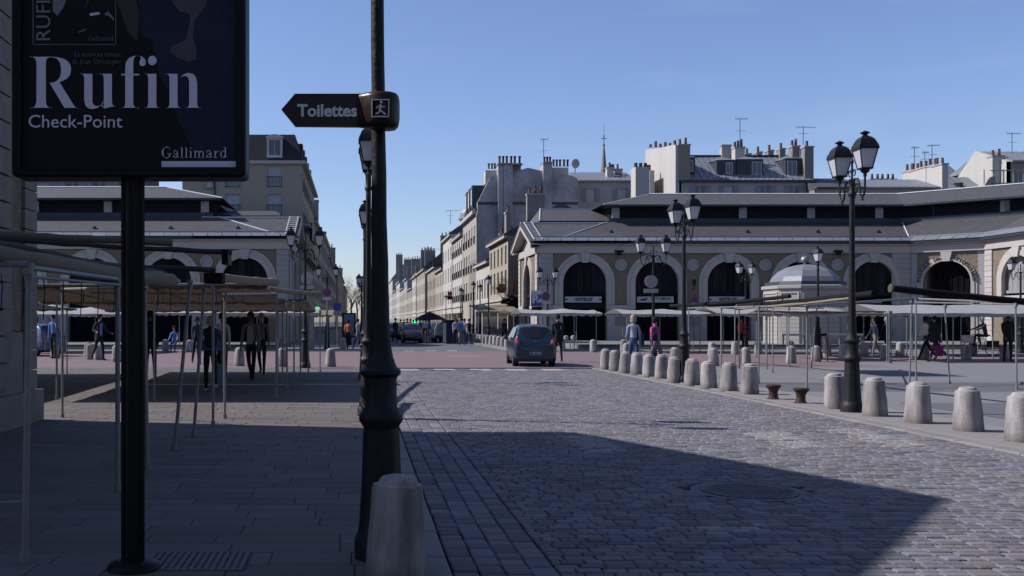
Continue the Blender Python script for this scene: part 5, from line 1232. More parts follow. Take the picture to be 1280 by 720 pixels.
def canopy_sheet(P, x0, x1, yf, yb, zf, zb, m='canvas_white', sag=0.08, val=0.14, seed=1, nx=None, ny=6, zr=None, xskew=0.0, name='canvas'):
    rr = random.Random(seed); nx = nx or max(6,int((x1-x0)/0.4)); b = MB(); th = 0.012
    def Z(i, j):
        u = i/nx; t = j/ny
        if zr is not None:
            z = zf+(zr-zf)*min(1,t/0.55) if t <= 0.55 else zr+(zb-zr)*(t-0.55)/0.45
        else: z = zf+(zb-zf)*t
        bay = abs(math.sin(PI*u*(x1-x0)/2.6))
        return z - sag*(1-bay)*0 - sag*bay*math.sin(PI*min(max(t,0.05),0.95)) + 0.045*mnoise.noise(Vector((x0+u*(x1-x0)*1.2,t*4+seed,seed*1.7)))+0.02*mnoise.noise(Vector((x0+u*(x1-x0)*3.5,t*9+seed,seed*1.7)))
    top = [[(x0+(x1-x0)*i/nx+xskew*j/ny, yf+(yb-yf)*j/ny, Z(i,j)) for j in range(ny+1)] for i in range(nx+1)]
    k = len(b.v)
    for i in range(nx+1):
        for j in range(ny+1): b.v.append(top[i][j])
    for i in range(nx):
        for j in range(ny): q0 = k+i*(ny+1)+j; b.f.append((q0,q0+ny+1,q0+ny+2,q0+1)); b.m.append(0)
    # valances front and back, scalloped
    for jj, dy in ((0,-0.01),(ny,0.01)):
        for i in range(nx):
            a, c_ = top[i][jj], top[i+1][jj]; m_ = ((a[0]+c_[0])/2,(a[1]+c_[1])/2,(a[2]+c_[2])/2)
            b.add([a,m_,c_,(c_[0],c_[1]+dy,c_[2]-val*0.6),(m_[0],m_[1]+dy,m_[2]-val*(1+0.2*rr.random())),(a[0],a[1]+dy,a[2]-val*0.6)],[(0,1,4,5),(1,2,3,4)])
    o = b.build(name,m,P,smooth=True); return o
def stall(label, group, loc): return thing('market_stall',label,'market stall',loc,group)
G1 = 'market stall frames on the right of the road'; G2 = 'market stall frames on the left pavement'; G3 = 'canvas canopies across the square'
# --- right, close frames
def pg(px, py): g = gnd(px,py); return g.x, g.y
S = stall('bare pole stall frame with dark rolled awning rising above the iron mooring posts',G1,(10.5,25,0))
for (px,py,zt) in ((1008.7,485.6,1.98),(948.5,480,2.0),(901.7,472,2.02)): x,y = pg(px,py); post(S,x,y,zt)
x0_,y0_ = pg(1008.7,485.6); x1_,y1_ = pg(948.5,480); x2_,y2_ = pg(901.7,472); rail(S,(x0_,y0_,1.97),(x1_,y1_,1.99)); rail(S,(x1_,y1_,1.99),(x2_,y2_,2.01))
roll(S,(10.5,27.6,2.03),(10.45,20.3,2.17),0.075,0.062,'canvas_dark',seed=2,name='rolled_awning'); roll(S,(10.42,27.7,1.95),(10.4,21.0,2.10),0.03,0.03,'canvas_beige',seed=3)
MB().tube([(10.5,27.62,2.0),(10.5,27.75,2.0)],0.085,10).build('roll_end','canvas_tan',S)
S = stall('stall frame behind with twin dark rolled awnings left of the single lantern post',G1,(13,33,0))
for (px,py,zt) in ((966,466,2.15),(958.7,461.7,2.15),(918.7,460.6,2.1),(924,460.6,2.1),(861,453,2.15),(986,458,2.1)): x,y = pg(px,py); post(S,x,y,zt)
roll(S,(13.0,37.8,2.26),(13.0,30.2,2.36),0.08,0.06,'canvas_dark',seed=4,name='rolled_awning'); roll(S,(13.1,42.0,2.26),(13.05,38.0,2.26),0.07,0.06,'canvas_dark',seed=5,name='rolled_awning')
rail(S,(12.9,31.2,2.12),(12.8,34,2.1)); rail(S,(12.8,34,2.1),(12.9,39.2,2.13)); rail(S,(12.9,31.2,2.12),(16.3,31.2,2.2))
canopy_sheet(S,13.2,15.6,29.6,33.4,1.93,1.96,'canvas_tan',sag=0.12,val=0.05,seed=8,name='folded_canvas')
S = stall('tall bare pole frame with a thick black rolled awning at the right edge',G1,(15,25,0))
for (px,py,zt,ln) in ((1137,479.5,2.2,(0.06,0)),(1145,475.5,2.24,(0,0)),(1187,480,2.02,(-0.12,0)),(1271,487.4,2.02,(-0.03,0)),(1114,454,2.0,(0,0)),(1111.5,454,2.0,(0,0)),(1014,460.6,2.1,(-0.35,-1.2))): x,y = pg(px,py); post(S,x,y,zt,ln)
roll(S,(12.95,24.3,2.41),(17.6,24.3,1.95),0.085,0.085,'canvas_dark',seed=6,name='rolled_awning'); MB().tube([(12.9,24.3,2.415),(12.96,24.3,2.41)],0.11,9).build('roll_end','canvas_tan',S)
xa_,ya_ = pg(1008.7,485.6); xb_,yb_ = pg(1137,479.5); xc2,yc2 = pg(1145,475.5); xd,yd = pg(1187,480); xe_,ye_ = pg(1271,487.4)
rail(S,(xa_,ya_,1.98),(xb_+0.06,yb_,2.2),0.03); rail(S,(xb_+0.06,yb_,2.2),(xc2,yc2,2.24),0.03); rail(S,(xc2,yc2,2.22),(xe_+1.5,ye_,1.98),0.028); rail(S,(xb_,yb_,2.1),(xe_,ye_,2.0)); rail(S,(xa_,ya_,1.94),(15.8,34,2.05)); 
# --- right, spread canopies
def canopy(label, grp, x0, x1, yf, yb, zf, zr, zb, m, posts, seed, sag=0.08, pr=0.025, xs=0.0):
    S = stall(label,grp,((x0+x1)/2,(yf+yb)/2,0)); canopy_sheet(S,x0,x1,yf,yb,zf,zb,m,sag=sag,seed=seed,zr=zr,xskew=xs)
    for x,y in posts: post(S,x,y,(zf if abs(y-yf)<1.3 else zb)+0.02,r=pr)
    rail(S,(x0,yf+0.05,zf-0.04),(x1,yf+0.05,zf-0.04),0.025); rail(S,(x0,yb-0.05,zb-0.04),(x1,yb-0.05,zb-0.04),0.025)
    return S
canopy('long white canvas canopy over the walkers and cyclist at the right',G3,20.6,31.5,39.2,43.6,1.93,2.36,1.95,'canvas_white',[(20.8,39.4),(23.4,39.4),(26.2,40.2),(28.4,39.8),(31,39.5),(21.2,43.4),(24,43.4),(27.5,43.4),(30.5,43.3)],21,0.05)
canopy('white canopy behind the tallest twin lamp',G3,17.2,20.2,40.5,44.5,1.95,2.2,1.95,'canvas_white',[(17.4,40.7),(19.9,40.7),(17.6,44.3),(20,44.3)],22)
canopy('pale canopy row under the kiosk, seen behind the bare poles',G3,17.5,24.5,49,53,2.0,2.38,2.05,'canvas_white',[(17.8,49.2),(20.2,49.2),(22.6,49.2),(24.3,49.2),(18,52.8),(21.2,52.8),(24.2,52.8)],23)
canopy('tan canvas canopy in front of the third arch',G3,19.2,23.0,45.0,48.4,2.02,2.3,2.0,'canvas_beige',[(19.4,45.2),(21.2,45.2),(22.8,45.2),(19.6,48.2)],24)
canopy('long off white canopy in front of the second and third arch',G3,13.3,18.9,50.5,54.2,2.0,2.28,2.02,'canvas_white',[(13.6,50.8),(15.1,50.8),(16.8,50.8),(18.5,50.8),(14.2,53.9),(16.2,53.9),(18,53.9)],25)
canopy('off white peaked canopy in front of the first hall arch',G3,8.8,13.2,54.2,58.2,2.06,2.36,2.05,'canvas_white',[(9.2,54.4),(10.4,54.6),(11.7,54.4),(12.9,54.4),(9.4,58),(11,58),(12.6,58)],26,0.1)
canopy('long pale canopy leading from the far street corner',G3,9.5,13.2,63.2,68.0,2.2,2.42,2.2,'canvas_beige',[(9.8,63.4),(11.3,63.4),(12.9,63.4)],27)
canopy('cream cafe awning at the entrance of the far street',G3,9.0,12.4,76,82,2.4,2.7,2.95,'canvas_beige',[(9.1,76.2),(9.1,79),(9.1,81.8)],28,0.03)
canopy('white canopy at the right edge below the lit arch',G3,32.0,42.0,52,56.0,2.0,2.5,2.0,'canvas_white',[(32.3,52.2),(35,52.2),(38,52.2)],29)
canopy('tan canvas canopy beyond the walking pair',G3,25,32,46.0,50,1.98,2.4,2.0,'canvas_tan',[(25.3,46.2),(27.8,46.2),(30.4,46.2),(25.5,49.8),(29,49.8)],30)
# --- left, close frames with rolled canvases
S = stall('nearest bare stall frame with a fat beige rolled canvas along the left edge',G2,(-3.5,9.5,0))
for (px,py,zt,ln) in ((31,703,1.97,(0.03,0)),(147,614,2.02,(0.0,0)),(184,587,2.03,(-0.03,0)),(218,562,2.1,(0.2,0)),(242,546,2.1,(0.15,0))): x,y = pg(px,py); post(S,x,y,zt,ln,0.023)
x,y = pg(78,522); post(S,x,y,2.15)
roll(S,(-2.36,6.2,2.05),(-2.33,12.35,2.10),0.05,0.098,'canvas_beige',n=14,seed=31); roll(S,(-2.42,6.2,2.12),(-2.38,12.3,2.2),0.025,0.032,'beam_grey',seed=32,name='awning_bar')
MB().tube([(-2.33,12.36,2.10),(-2.33,12.9,2.12)],0.03,8).build('awning_arm','galv',S)
rail(S,(-2.19,6.6,1.98),(-2.9,6.4,1.98),0.022); rail(S,(-2.27,9.4,2.0),(-2.2,6.64,1.96)); rail(S,(-4.9,16.6,2.14),(-2.05,13.9,2.1)); rail(S,(-2.2,6.7,1.9),(-2.28,10.8,1.97),0.012); rail(S,(-3.6,6.65,0.36),(-2.22,6.65,0.40),0.012)
b = MB()
for i in range(11):
    x = -3.4+i*0.1; y = 9.5+0.32*i; b.tube([(x,y,2.04),(x+0.01,y,1.93),(x-0.01,y+0.02,1.70-0.04*(i%3))],0.006,4)
b.build('hanging_hook','black_paint',S)
S = stall('dark beam frame with grey rolled canvases behind the poster post',G2,(-3.4,14,0))
roll(S,(-4.9,12.6,2.66),(-1.62,12.7,2.48),0.032,0.036,'beam_grey',seed=33,name='awning_bar'); roll(S,(-4.9,12.8,2.73),(-2.4,12.9,2.62),0.05,0.05,'canvas_beige',seed=34)
roll(S,(-4.6,13.9,2.42),(-2.0,13.9,2.32),0.04,0.04,'beam_grey',seed=35,name='awning_bar'); MB().box((-1.72,12.5,2.32),(-1.64,12.85,2.5)).build('bracket','black_paint',S)
MB().box((-2.1,13.5,2.12),(-1.85,13.8,2.26)).build('folded_canvas','canvas_dark',S)
x,y = pg(281,523); post(S,x,y,2.05,(0.0,0)); post(S,-4.75,12.7,2.7); post(S,-4.6,13.9,2.42); rail(S,(-4.75,12.7,2.5),(-4.6,13.9,2.42))
x,y = pg(345.5,498); 
S = stall('frame with a grey beige rolled canvas ending above the left twin lamp',G2,(-2.2,19,0))
post(S,x,y,2.2); post(S,-2.25,15.4,2.25,(0,0)); roll(S,(-2.3,15.3,2.30),(-1.75,20.9,2.42),0.06,0.085,'canvas_beige',n=12,seed=36); rail(S,(-2.2,16.5,2.05),(x,y,2.18)); rail(S,(x,y,2.15),(-5.6,20.8,2.2))
for (px,py) in ((358.7,485),(367.5,479),(375.5,471)): 
    xx,yy = pg(px,py); post(S,xx,yy,2.12)
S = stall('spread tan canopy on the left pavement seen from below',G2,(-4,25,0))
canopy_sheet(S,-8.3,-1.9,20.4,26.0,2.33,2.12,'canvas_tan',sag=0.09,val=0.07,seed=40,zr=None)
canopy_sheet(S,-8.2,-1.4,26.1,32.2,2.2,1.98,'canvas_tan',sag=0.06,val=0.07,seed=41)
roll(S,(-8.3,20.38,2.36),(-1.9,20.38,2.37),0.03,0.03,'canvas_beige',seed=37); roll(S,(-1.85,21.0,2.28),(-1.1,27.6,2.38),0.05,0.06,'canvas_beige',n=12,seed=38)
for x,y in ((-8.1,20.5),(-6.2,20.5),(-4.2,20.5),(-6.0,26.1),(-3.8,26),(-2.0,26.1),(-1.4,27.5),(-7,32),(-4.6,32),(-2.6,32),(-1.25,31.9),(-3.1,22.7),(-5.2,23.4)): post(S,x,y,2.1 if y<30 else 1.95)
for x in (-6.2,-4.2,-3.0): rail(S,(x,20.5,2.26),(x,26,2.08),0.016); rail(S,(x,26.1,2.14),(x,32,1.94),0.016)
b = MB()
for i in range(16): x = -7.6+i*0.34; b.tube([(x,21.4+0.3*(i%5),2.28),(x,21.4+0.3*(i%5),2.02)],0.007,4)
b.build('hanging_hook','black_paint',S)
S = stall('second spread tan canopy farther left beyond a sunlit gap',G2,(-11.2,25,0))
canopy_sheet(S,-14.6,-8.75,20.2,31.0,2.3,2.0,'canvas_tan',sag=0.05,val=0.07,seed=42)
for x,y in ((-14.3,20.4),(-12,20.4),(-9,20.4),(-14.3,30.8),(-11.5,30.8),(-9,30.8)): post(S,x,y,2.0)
# --- left, far canopies across the cross road
canopy('long white edged canopy across the road behind the people',G3,-11.5,-2.2,54.6,58.6,2.08,2.42,2.1,'canvas_white',[(-11.2,54.8),(-9.4,54.8),(-7.6,54.8),(-5.9,54.8),(-4.2,54.8),(-2.5,54.8),(-10.5,58.4),(-8,58.4),(-5.6,58.4),(-3.2,58.4)],50,0.05)
canopy('white canopy at the far left behind the man in a suit',G3,-18.6,-12.0,50.4,54.4,2.0,2.55,2.0,'canvas_white',[(-18.3,50.6),(-16.6,50.6),(-14.8,50.6),(-12.3,50.6),(-17.4,54.2),(-14.3,54.2)],51,0.2)
canopy('white canopy at the far left behind the blue car',G3,-27.5,-19.0,49.4,53.4,2.0,2.5,2.0,'canvas_white',[(-26.8,49.6),(-24,49.6),(-21.5,49.6),(-19.3,49.6)],52,0.2)
canopy('dark tan canopy close to the left hall wall',G3,-8.6,-1.6,60.6,64.6,2.0,2.25,2.35,'canvas_beige',[(-8.2,60.8),(-6.2,60.8),(-4.2,60.8),(-1.9,60.8)],53,0.04)
# bench rails on the terrace at the right
for i,(px,py) in enumerate(((1005,437),(1050,437))):
    v = gnd(px,py); t = thing('guard_rail','low wooden rail on posts, %s part below the kiosk canopy' % ('left','right')[i],'railing',(v.x,v.y,0))
    MB().box((v.x-1.3,v.y-0.05,0.80),(v.x+1.3,v.y+0.05,0.92)).build('top_rail','limestone',t)
    for k in (-1.2,0,1.2): MB().box((v.x+k-0.05,v.y-0.04,0),(v.x+k+0.05,v.y+0.04,0.8)).build('post','galv',t)
# ------------------------------------------------------------------ people
mat('skin',(0.33,0.2,0.15),0.6,var=0.08,scale=6); mat('skin_dark',(0.10,0.06,0.045),0.6,var=0.08,scale=6)
def cmat(name, c, **k): return mat(name, c, 0.9, var=k.pop('var',0.15), scale=k.pop('scale',7), bump=0.3, bscale=25, **k)
cmat('cloth_black',(0.012,0.012,0.015)); cmat('cloth_navy',(0.022,0.028,0.055)); cmat('cloth_denim',(0.05,0.075,0.16)); cmat('cloth_white',(0.58,0.58,0.62)); cmat('cloth_pale',(0.30,0.30,0.38))
cmat('cloth_grey',(0.13,0.13,0.14)); cmat('cloth_lightgrey',(0.28,0.28,0.29)); cmat('cloth_pink',(0.42,0.05,0.22),col2=(0.04,0.03,0.10),stain=0.55,scale=9); cmat('cloth_purple',(0.06,0.04,0.16)); cmat('cloth_orange',(0.42,0.12,0.06)); cmat('cloth_blue',(0.10,0.18,0.42)); cmat('cloth_red',(0.35,0.04,0.05))
cmat('hair_blond',(0.30,0.235,0.15)); cmat('hair_dark',(0.015,0.011,0.009)); cmat('hair_grey',(0.22,0.21,0.20)); cmat('bag_blue',(0.10,0.22,0.28)); cmat('bag_magenta',(0.16,0.01,0.08)); cmat('shoe',(0.02,0.018,0.018)); cmat('shoe_white',(0.5,0.5,0.5))
def dirv(pitch, side=0.0, sgn=1):
    """unit vector hanging down, swung forward (+Y) by pitch and outward by side (degrees)"""
    p, s = math.radians(pitch), math.radians(side); return Vector((sgn*math.sin(s)*1.0, math.sin(p)*math.cos(s), -math.cos(p)*math.cos(s)))
def person(label, X, Y, face, h=1.72, top='cloth_black', legs='cloth_navy', hair='hair_dark', skin='skin', lleg=(12,6), rleg=(-14,22), larm=(-12,15,4), rarm=(14,22,4), lean=4, bulk=1.0,
           sleeves=True, shoe='shoe', hairlen=0.0, coat=None, coat_len=0.0, group=None, seated=False, fingers=False, z=0.0, head_turn=0.0, extras=None, sub=1, hat=None):
    t = thing('person',label,'person',(0,0,0),group,local=True)
    hipz = 0.52*h; lt, ls = 0.245*h, 0.245*h
    if seated: hipz = seated
    V = []; E = []; R = []; T = []
    def add(p, r, tag_, par=None):
        V.append(Vector(p)); R.append(r); T.append(tag_)
        if par is not None: E.append((par,len(V)-1))
        return len(V)-1
    ln = math.radians(lean); up_ = Vector((0,math.sin(ln),math.cos(ln)))
    pel = add((0,0,hipz+0.01),(0.135*bulk*h/1.72,0.10*bulk*h/1.72),'legs')
    wst = add(Vector((0,0,hipz))+up_*0.10*h,(0.125*bulk,0.09*bulk),'top',pel)
    chs = add(Vector((0,0,hipz))+up_*0.215*h,(0.150*bulk,0.105*bulk),'top',wst)
    shc = add(Vector((0,0,hipz))+up_*0.285*h,(0.105*bulk,0.08*bulk),'top',chs)
    nck = add(Vector((0,0,hipz))+up_*0.335*h,(0.052,0.052),'skin',shc)
    hd0 = add(Vector((0,0.012,hipz))+up_*0.375*h,(0.066,0.074),'skin',nck); hd1 = add(Vector((0,0.018,hipz))+up_*0.415*h,(0.079,0.093),'skin',hd0); hd2 = add(Vector((0,0.010,hipz))+up_*0.455*h,(0.066,0.078),'skin',hd1)
    add(Vector((0,0.10,hipz))+up_*0.402*h,(0.014,0.014),'skin',hd1)
    feet = []
    for sg_, (a, kb) in ((-1,lleg),(1,rleg)):
        hp = add((sg_*0.085*h/1.72,0,hipz-0.03*h),(0.088*bulk**0.5,0.088*bulk**0.5),'legs',pel); H = V[hp]
        if seated: kn = H+Vector((sg_*0.03,lt,0.02)); an = kn+Vector((0,math.sin(math.radians(kb))*ls,-math.cos(math.radians(kb))*ls))
        else: kn = H+dirv(a,2,sg_)*lt; an = kn+dirv(a-kb,0,sg_)*ls
        k_ = add(kn,(0.060,0.060),'legs',hp); mid = add(kn.lerp(an,0.35),(0.058,0.056),'legs',k_); a_ = add(an,(0.040,0.042),'legs',mid)
        fa = math.radians(-(a-kb)*0.75 if not seated else 0); fv = Vector((sg_*0.02,math.cos(fa)*0.13,math.sin(fa)*-0.13-0.045))
        ft = add(an+Vector((0,0.0,-0.05)),(0.042,0.045),'shoe',a_); add(an+fv,(0.040,0.028),'shoe',ft); feet.append(an.z-0.088)
    hands = []
    for sg_, (a, el, so) in ((-1,larm),(1,rarm)):
        sh = add(Vector((sg_*0.165*bulk*h/1.72,0,hipz))+up_*0.272*h,(0.062*bulk,0.062*bulk),'top',shc); S_ = V[sh]
        e_ = S_+dirv(a,so,sg_)*0.17*h; wr = e_+dirv(a+el,so*0.4,sg_)*0.155*h
        ei = add(e_,(0.047*bulk,0.047*bulk),'top' ,sh); wi = add(wr,(0.031,0.033),'top' if sleeves else 'skin',ei)
        hv = dirv(a+el,so*0.2,sg_); pm = wr+hv*0.07; pi_ = add(pm,(0.034,0.022),'skin',wi)
        hands.append(pm)
        if fingers:
            sd = Vector((0,1,0)) if abs(hv.y) < 0.7 else Vector((0,0,1))
            for q_ in (-1.5,-0.5,0.5,1.5):
                f1 = add(pm+hv*0.045+sd*q_*0.017,(0.0095,0.0095),'skin',pi_); add(pm+hv*(0.085-abs(q_)*0.008)+sd*q_*0.019+Vector((-sg_*0.014,0,0)),(0.008,0.008),'skin',f1)
            th_ = add(pm-hv*0.01+sd*0.042,(0.010,0.010),'skin',pi_); add(pm+hv*0.025+sd*0.055,(0.008,0.008),'skin',th_)
        else: add(wr+hv*0.135,(0.026,0.016),'skin',pi_)
    me = bpy.data.meshes.new('body'); me.from_pydata([tuple(v) for v in V],E,[]); ob = bpy.data.objects.new('body_tmp',me); COL.objects.link(ob)
    sk = ob.modifiers.new('s','SKIN'); sk.use_smooth_shade = True; sk.branch_smoothing = 0.6
    for i, sv in enumerate(me.skin_vertices[0].data): sv.radius = R[i]; sv.use_root = (i == 0)
    ss = ob.modifiers.new('u','SUBSURF'); ss.levels = sub; ss.render_levels = sub
    dg = bpy.context.evaluated_depsgraph_get(); m2 = bpy.data.meshes.new_from_object(ob.evaluated_get(dg)); bpy.data.objects.remove(ob)
    ml = [top, legs, skin, shoe]; idx = {'top':0,'legs':1,'skin':2,'shoe':3}
    m2.materials.clear()
    for q_ in ml: m2.materials.append(MATS[q_])
    segs = [(V[a],V[b_],T[a],T[b_],R[a][0],R[b_][0]) for a,b_ in E]
    for p in m2.polygons:
        c = p.center; best = 1e9; tg = 'top'
        for a, b_, ta, tb, ra, rb in segs:
            d = b_-a; tt = max(0,min(1,(c-a).dot(d)/max(1e-9,d.length_squared))); r_ = ra+(rb-ra)*tt; dd = (c-(a+d*tt)).length-r_
            if dd < best: best = dd; tg = ta if tt < 0.5 else tb
        p.material_index = idx[tg]; p.use_smooth = True
    m2.name = 'body'; body = bpy.data.objects.new('body',m2); COL.objects.link(body); body.parent = t; ORG[body.name] = (0,0,0)
    zmin = min(v.co.z for v in m2.vertices)
    # hair cap
    hc = V[hd2]*0.6+V[hd1]*0.4; hb = MB()
    prof = [(0.02,0.135),(0.065,0.118),(0.094,0.07),(0.101,0.02),(0.099,-0.03-hairlen*0.3),(0.092+hairlen*0.12,-0.06-hairlen),(0.05,-0.065-hairlen)]
    def hf(a, z_): return 1.0 if math.sin(a) < 0.35 or z_ > 0.045 else 0.86
    if hair: hb.lathe(prof,14,(hc.x,hc.y-0.016,hc.z-0.025),fn=hf); hb.build('hair',hair,t,smooth=True)
    if coat_len:
        cb = MB(); w0 = V[wst]; ho = 0.17*bulk
        cb.lathe([(ho*0.95,0.0),(ho*1.0,-0.12),(ho*1.08,-0.12-coat_len*0.5),(ho*1.14,-0.12-coat_len),(ho*1.0,-0.12-coat_len)],14,(w0.x,w0.y,w0.z+0.10),fn=lambda a,z_: 1-0.22*abs(math.sin(a))+0.03*math.cos(5*a)); cb.build('coat_skirt',coat or top,t,smooth=True)
    if extras: extras(t,V,hands,hipz,h)
    t.location = (X,Y,z-zmin*1.0); t.rotation_euler = (0,0,math.radians(face)); 
    return t
# face angle: 0 looks away from the camera (+Y); 180 towards it; 90 looks left (-X); -90 right (+X)
def bag_side(m, sx_=1, w_=0.2, h_=0.30, d=0.1, drop=0.62, nm='shoulder_bag', z=None, y=0.0):
    def f(t,V,hands,hipz,h):
        x = sx_*0.26; zz_ = hipz+0.02 if z is None else z
        b = MB(); pts = [(-w_/2,-h_/2),(w_/2,-h_/2),(w_*0.42,h_/2),(-w_*0.42,h_/2)]
        b.prism([(y+u,zz_+q_) for u,q_ in pts],-d/2,d/2,lambda u,w2,q_:(x+w2,u,q_)); b.tube([(x,y-w_*0.3,zz_+h_*0.45),(sx_*0.17,y,hipz+0.29*h),(x,y+w_*0.3,zz_+h_*0.45)],0.012,5); b.build(nm,m,t)
    return f
def backpack(m):
    def f(t,V,hands,hipz,h):
        b = MB(); b.lathe([(0.04,-0.24),(0.145,-0.2),(0.16,-0.05),(0.155,0.1),(0.12,0.2),(0.03,0.24)],12,(0,-0.19,hipz+0.2*h),fn=lambda a,z_: 1-0.3*abs(math.sin(a)))
        for s in (-1,1): b.tube([(s*0.09,-0.14,hipz+0.27*h),(s*0.11,-0.02,hipz+0.31*h),(s*0.12,0.12,hipz+0.24*h),(s*0.12,0.09,hipz+0.12*h)],0.018,5)
        b.build('backpack',m,t,smooth=True)
    return f
def carry(m, side=1, w_=0.34, h_=0.42, d=0.12, nm='carrier_bag'):
    def f(t,V,hands,hipz,h):
        p = hands[0 if side < 0 else 1]; b = MB(); zt_ = p.z-0.16
        q_ = [(-w_/2,0),(w_/2,0),(w_*0.46,-h_*0.6),(w_*0.4,-h_),(-w_*0.4,-h_),(-w_*0.47,-h_*0.6)]
        b.prism([(p.y+u,zt_+z_) for u,z_ in q_],-d/2,d/2,lambda u,w2,z_:(p.x+w2,u,z_)); b.tube([(p.x,p.y-w_*0.25,zt_),(p.x,p.y-0.02,p.z-0.03),(p.x,p.y+w_*0.25,zt_)],0.012,5); b.build(nm,m,t)
    return f
def both(*fs):
    def f(*a):
        for g in fs: g(*a)
    return f
def gp(px, py): g = gnd(px,py); return g.x, g.y
X,Y = gp(792,462); person('blond woman in pale lilac jacket and jeans with dark shoulder bag, walking away',X,Y,-8,1.74,'cloth_pale','cloth_denim','hair_blond',lleg=(10,4),rleg=(-10,20),larm=(14,60,5),rarm=(-6,12,6),hairlen=0.07,bulk=1.0,fingers=True,sub=2,extras=bag_side('cloth_navy',1,0.34,0.36,0.12,y=-0.04))
X,Y = gp(821,461.5); person('person in a pink and purple check jacket and grey trousers walking away to the left',X,Y,32,1.70,'cloth_pink','cloth_grey','hair_dark',lleg=(22,8),rleg=(-16,38),larm=(-28,10,28),rarm=(20,30,10),bulk=1.1,lean=8,fingers=True,sub=2,extras=bag_side('cloth_black',-1,0.2,0.26,0.1,z=1.05,y=-0.12))
X,Y = gp(697.5,452); person('person in a long black coat standing right of the blue car',X,Y,0,1.80,'cloth_black','cloth_black','hair_dark',lleg=(9,6),rleg=(-9,12),coat_len=0.38,bulk=1.15)
X,Y = gp(1158,449.5); person('walker in a white top and dark trousers on the left of the pair',X,Y,85,1.8,'cloth_white','cloth_black','hair_dark','skin_dark',lleg=(26,6),rleg=(-24,14),larm=(20,45,6))
X,Y = gp(1170,452.3); person('walker in a long black coat with a magenta bag on the right of the pair',X,Y,80,1.78,'cloth_black','cloth_navy','hair_dark',lleg=(20,4),rleg=(-26,20),bulk=1.35,coat_len=0.35,extras=carry('bag_magenta',-1,0.3,0.4))
X,Y = gp(1260,452.3); person('person all in black standing at the right edge beside a bollard',X,Y,175,1.82,'cloth_black','cloth_black','hair_dark','skin_dark',lleg=(2,2),rleg=(-4,3),bulk=1.25)
X,Y = gp(1094,447); person('dim person in dark clothes left of the canopy corner poles',X,Y,90,1.74,'cloth_navy','cloth_grey','hair_dark',lleg=(14,4),rleg=(-16,18))
X,Y = gp(1109,446.5); person('dim person with pale hair behind the twin stall poles',X,Y,120,1.72,'cloth_black','cloth_black','hair_grey')
X,Y = gp(926,441); person('person in dark clothes behind the third lamp post by the shop',X,Y,180,1.72,'cloth_red','cloth_black','hair_dark',lleg=(2,2),rleg=(-2,2))
# left side
X,Y = gp(67,448); person('man in a pale blue shirt holding a phone to his ear beside the blue car',X,Y,160,1.80,'cloth_blue','cloth_black','hair_dark',lleg=(3,2),rleg=(-3,3),larm=(45,125,30),rarm=(-4,10,8))
X,Y = gp(124,450.5); person('man in open dark suit jacket and bright blue shirt striding at the left',X,Y,-130,1.83,'cloth_black','cloth_black','hair_dark',lleg=(14,8),rleg=(-12,26),rarm=(8,70,28),larm=(10,60,20),bulk=1.12,extras=lambda t,V,h_,hz,h: MB().prism([(-0.05,hz+0.02),(0.05,hz+0.02),(0.06,hz+0.28*h),(-0.06,hz+0.28*h)],0.105,0.14,lambda u,w2,z_:(u,w2,z_)).build('shirt_front','cloth_blue',t))
X,Y = gp(188,478); person('person in black just right of the poster post',X,Y,20,1.78,'cloth_black','cloth_black','hair_dark','skin_dark',lleg=(3,2),rleg=(-4,6),bulk=1.15,coat_len=0.2)
X,Y = gp(263,489); person('stout woman with a black backpack and a pale blue carrier bag walking under the canopy',X,Y,12,1.62,'cloth_denim','cloth_black','hair_blond',lleg=(8,6),rleg=(-18,26),larm=(-6,10,10),rarm=(4,8,8),bulk=1.35,shoe='shoe_white',fingers=True,sub=2,coat_len=0.12,extras=both(backpack('cloth_black'),carry('bag_blue',1,0.34,0.46,0.2)))
X,Y = gp(278,472); person('man in a white shirt walking just beyond the woman with the backpack',X,Y,178,1.76,'cloth_white','cloth_black','hair_dark','skin_dark',lleg=(6,4),rleg=(-8,12))
X,Y = gp(314,475); person('walking man in a white shirt under an open dark jacket facing the camera',X,Y,170,1.80,'cloth_grey','cloth_black','hair_dark','skin_dark',lleg=(16,4),rleg=(-16,18),larm=(-6,12,5),rarm=(8,14,6),bulk=1.12,fingers=True,sub=2,extras=lambda t,V,h_,hz,h: MB().prism([(-0.08,hz+0.0),(0.08,hz+0.0),(0.085,hz+0.2*h),(0.05,hz+0.285*h),(-0.05,hz+0.285*h),(-0.085,hz+0.2*h)],0.085,0.122,lambda u,w2,z_:(u,w2,z_)).build('shirt_front','cloth_lightgrey',t))
X,Y = gp(327,468); person('companion in a dark jacket just behind the man in the white shirt',X,Y,172,1.78,'cloth_grey','cloth_black','hair_grey',lleg=(12,4),rleg=(-14,18),bulk=1.1)
X,Y = gp(246,455); person('person in a dark top with a pale bag beyond the leaning poles',X,Y,200,1.7,'cloth_navy','cloth_black','hair_dark','skin_dark')
X,Y = gp(218,440); t=person('seated person in a light blue top at the far left canopy',X,Y,180,1.7,'cloth_blue','cloth_denim','hair_dark',seated=0.55,lleg=(0,8),rleg=(0,-6),larm=(30,40,8),rarm=(30,45,8))
X,Y = gp(435,437); person('person in an orange top walking before the lit poster panel',X,Y,-20,1.66,'cloth_orange','cloth_black','hair_dark','skin_dark',lleg=(16,6),rleg=(-14,24),bulk=1.1,sleeves=False)
X,Y = gp(448,437); person('person in a grey top stepping out behind the lamp row',X,Y,60,1.74,'cloth_lightgrey','cloth_denim','hair_dark',lleg=(24,6),rleg=(-20,20))
